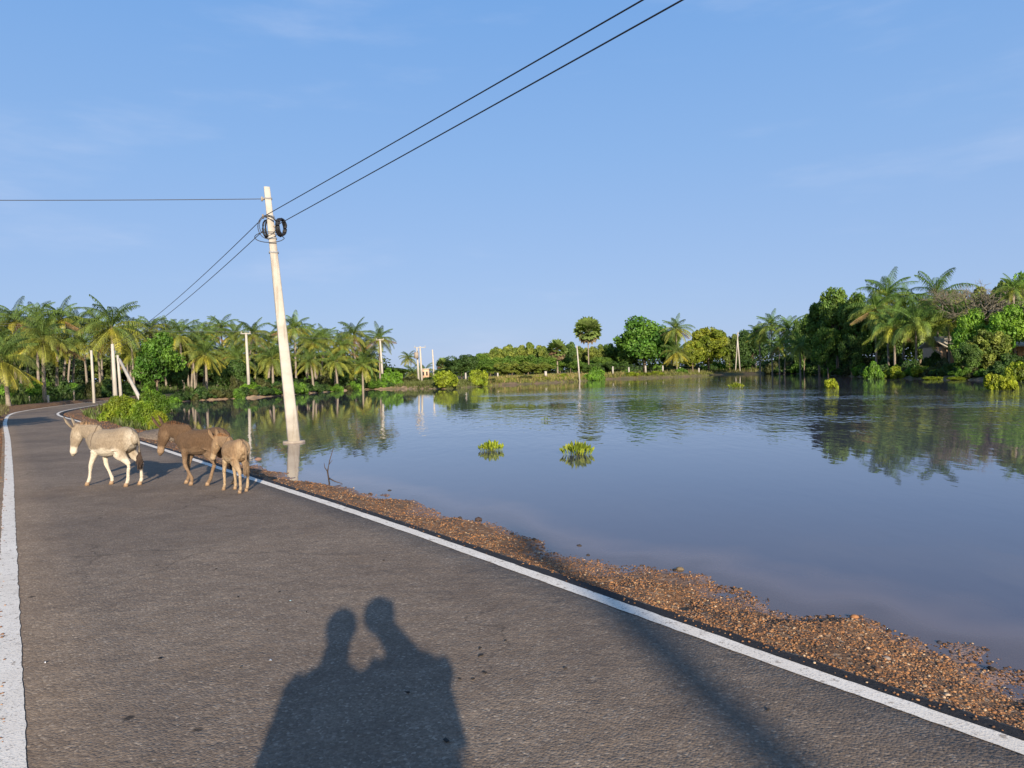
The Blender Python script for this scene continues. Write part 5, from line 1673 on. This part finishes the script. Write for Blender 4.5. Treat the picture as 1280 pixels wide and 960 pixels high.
# ================================================================== SMALL THINGS
# floating plants: rosettes of upright oval leaves
def water_plant(seed, n=70, spread=.21):
    rng = np.random.default_rng(seed); mb = MB(); rt = MB()
    for i_ in range(n):
        a = rng.random() * 6.28; r = spread * rng.random() ** .6
        c = np.array([r * math.cos(a) * 1.25, r * math.sin(a), 0])
        ln = (.25 - .17 * r / spread * .7) * (.7 + .5 * rng.random())
        d = np.array([math.cos(a) * r / spread * .5 + rng.normal() * .2, math.sin(a) * r / spread * .7 + rng.normal() * .2, 1.0]); d /= np.linalg.norm(d)
        s_ = np.cross(d, rng.normal(size=3)); s_ /= np.linalg.norm(s_)
        w = .023 * (.8 + .5 * rng.random())
        p = [c - d * .03, c + d * ln * .55 - s_ * w * .3, c + d * ln * .8 - s_ * w, c + d * ln * 1.05, c + d * ln * .8 + s_ * w, c + d * ln * .55 + s_ * w * .3]
        col = np.array((.13, .20, .02)) * (1 - (q := rng.random())) + np.array((.34, .38, .035)) * q
        mb.add(np.array(p), [(0, 1, 2, 3), (0, 3, 4, 5)], None, col)
    for i_ in range(10):
        a = rng.random() * 6.28; rt.tube([(0, 0, .02), (math.cos(a) * spread * .6, math.sin(a) * spread * .5, -.05)], [.02, .01], 5)
    return mb.mesh('leaves', M_LEAF), rt.mesh('stem', M_BARK)
WPG = 'leafy plants floating on the open lake'
for (px, py, sc_, seed, lb) in [(614.5, 563, 1.0, 1, 'floating clump of lime green leaves, the rounder left one on the open lake'), (722, 568, 1.18, 2, 'floating clump of lime green leaves, the wider right one on the open lake'),
                                (682, 526, .6, 3, 'tiny green sprig floating farther out above the two leafy clumps'), (920, 485, 2.0, 4, 'tiny yellow green tuft floating far out before the middle bank')]:
    p = at(px, py, WATER); lf, stm = water_plant(seed, 170 if sc_ > .9 else 26)
    o = root('water_plant', lb, 'plant', (p[0], p[1], WATER), 0, WPG); o.scale = (sc_,) * 3
    link('leaves', lf, o); link('stem', stm, o)

# dead twig at the shore
def twig(px, py, label, H, seed):
    rng = np.random.default_rng(seed); mb = MB(); p = at(px, py, WATER + .02)
    mb.tube([(0, 0, -.05), (-.03, 0, H * .3), (.01, 0, H * .6), (.09, .02, H)], [.016, .013, .009, .004], 6)
    mb.tube([(-.02, 0, H * .28), (-.07, -.02, H * .42), (-.08, -.02, H * .55)], [.010, .007, .003], 5)
    mb.tube([(-.01, 0, H * .12), (.10, -.05, H * .04), (.24, -.10, -.01)], [.012, .010, .006], 5)
    mb.tube([(.0, 0, H * .5), (.06, .0, H * .62)], [.006, .003], 5)
    return tag(link('dead_twig', mb.mesh('dead_twig', simple('dark_twig', (.07, .05, .04), .9, .3)), None, tuple(p)), label, 'twig')
twig(412, 603, 'dark dead twig sticking up at the water edge right of the leaning pole', .62, 1)

# larger stones and lumps along the water's edge
rng = np.random.default_rng(3)
def stone(px, py, s_, col, label, group=None, z=WATER, name='stone', flat=.6):
    mb = MB(); mb.ball((0, 0, 0), (s_, s_ * .8, s_ * flat), 10, 7)
    V = mb.V[0]; r_ = np.random.default_rng(int(px)); V *= (1 + .28 * (fbm(V[:, 0] / s_ * 1.5 + px, V[:, 1] / s_ * 1.5 + V[:, 2] / s_, 2, 3) - .5))[:, None] * (1 + .1 * r_.random((len(V), 1)))
    p = at(px, py, z); g = gh1(p[0], p[1])
    me = mb.mesh(name, simple('stone_%d' % px, col, .85, .35, 18, .006)); 
    return tag(link(name, me, None, (p[0], p[1], max(g + s_ * flat * .3, WATER - s_ * flat * .35)), float(r_.random() * 6)), label, 'stone', group)
stone(850, 712, .035, (.17, .125, .07), 'olive brown stone at the water edge, largest on the gravel rim')
stone(724, 682, .030, (.05, .04, .035), 'small dark stone in the shallows right of the black gravel patch')
stone(598, 650, .045, (.06, .04, .035), 'dark lump of clay on the gravel spit at mid shore')
stone(487, 613, .035, (.04, .035, .03), 'small black stone just off the shore right of the twig')
stone(1174, 803, .022, (.05, .045, .05), 'dark stone in the shallow water near the right edge')
stone(1068, 773, .03, (.30, .14, .06), 'rusty stone at the tip of the right gravel spit')
stone(823, 777, .02, (.36, .25, .12), 'pale tan stone lying on the gravel')
stone(1109, 851, .02, (.24, .20, .17), 'pale grey stone on the gravel near the white line at the right')
stone(323, 574, .10, (.30, .17, .11), 'reddish clod standing in the water behind the foal')
for px, py in ((462, 618), (575, 648), (640, 668), (668, 676), (735, 694)):
    stone(px, py, .028, (.05, .038, .03), 'small dark clod at the gravel edge of the lake', 'small dark clods along the gravel edge')
# grey heap by the roadside bushes
c = at(212, 545, -.1)
mb = MB(); mb.ball((0, 0, 0), (1.1, .8, .26), 40, 20)
V = mb.V[0]; V += (fbm(V[:, 0] * 6, V[:, 1] * 6, 3, 8)[:, None] - .5) * .12
tag(link('gravel_heap', mb.mesh('gravel_heap', simple('grey_gravel', (.17, .135, .105), .95, .5, 24, .05), True), None, (c[0], c[1], -.13), .7), 'low grey heap of earth at the roadside behind the pale donkey', 'heap')

# scraps on the asphalt
def scrap(px, py, s_, col, label, grp=None):
    p = at(px, py, 0); r_ = np.random.default_rng(int(px + py))
    n_ = 7; a_ = np.sort(r_.random(n_) * 6.28)
    V = [(math.cos(a) * s_ * (.6 + .5 * r_.random()), math.sin(a) * s_ * .55, .004 + .006 * r_.random()) for a in a_]
    V = np.array([(0, 0, .012)] + V); n0 = len(V)
    V = np.vstack([V, V - [0, 0, .0025]])
    T = [(0, 1 + q, 1 + (q + 1) % n_) for q in range(n_)] + [(n0, n0 + 1 + (q + 1) % n_, n0 + 1 + q) for q in range(n_)]
    return tag(link('litter_scrap', mesh_np('litter_scrap', V, np.array(T), None, False, [simple('scrap_%d' % px, col, .7, .1)]), None, (p[0], p[1], 0.0005), float(r_.random() * 3)), label, 'scrap', grp)
scrap(338, 826.5, .014, (.85, .85, .82), 'white scrap on the asphalt left of the shadow of the left person')
scrap(57, 829, .011, (.9, .9, .9), 'white scrap on the asphalt near the left white line')
scrap(363, 752, .012, (.45, .62, .66), 'tiny bluish scrap on the asphalt above the left head\'s shadow')
scrap(301, 835, .014, (.40, .33, .24), 'tan scrap on the asphalt left of the white one')
DGp = 'dark droppings and stains scattered on the asphalt'
for px, py, s_ in [(297, 747, .02), (349, 741, .016), (383, 766, .013), (335, 788, .013), (600, 811, .022), (601, 820, .03), (606, 842, .024), (575, 850, .018), (592, 850, .018), (200, 824, .022), (509, 867, .024), (558, 927, .03), (632, 802, .014)]:
    scrap(px, py, s_ * .75, (.03, .025, .02), 'dark flake of dropping lying on the asphalt', DGp)
for px, py in ((706, 836), (960, 888), (270, 712), (480, 701), (128, 640)):
    scrap(px, py, .016, (.05, .042, .035), 'dark flake of dropping lying on the asphalt', DGp)
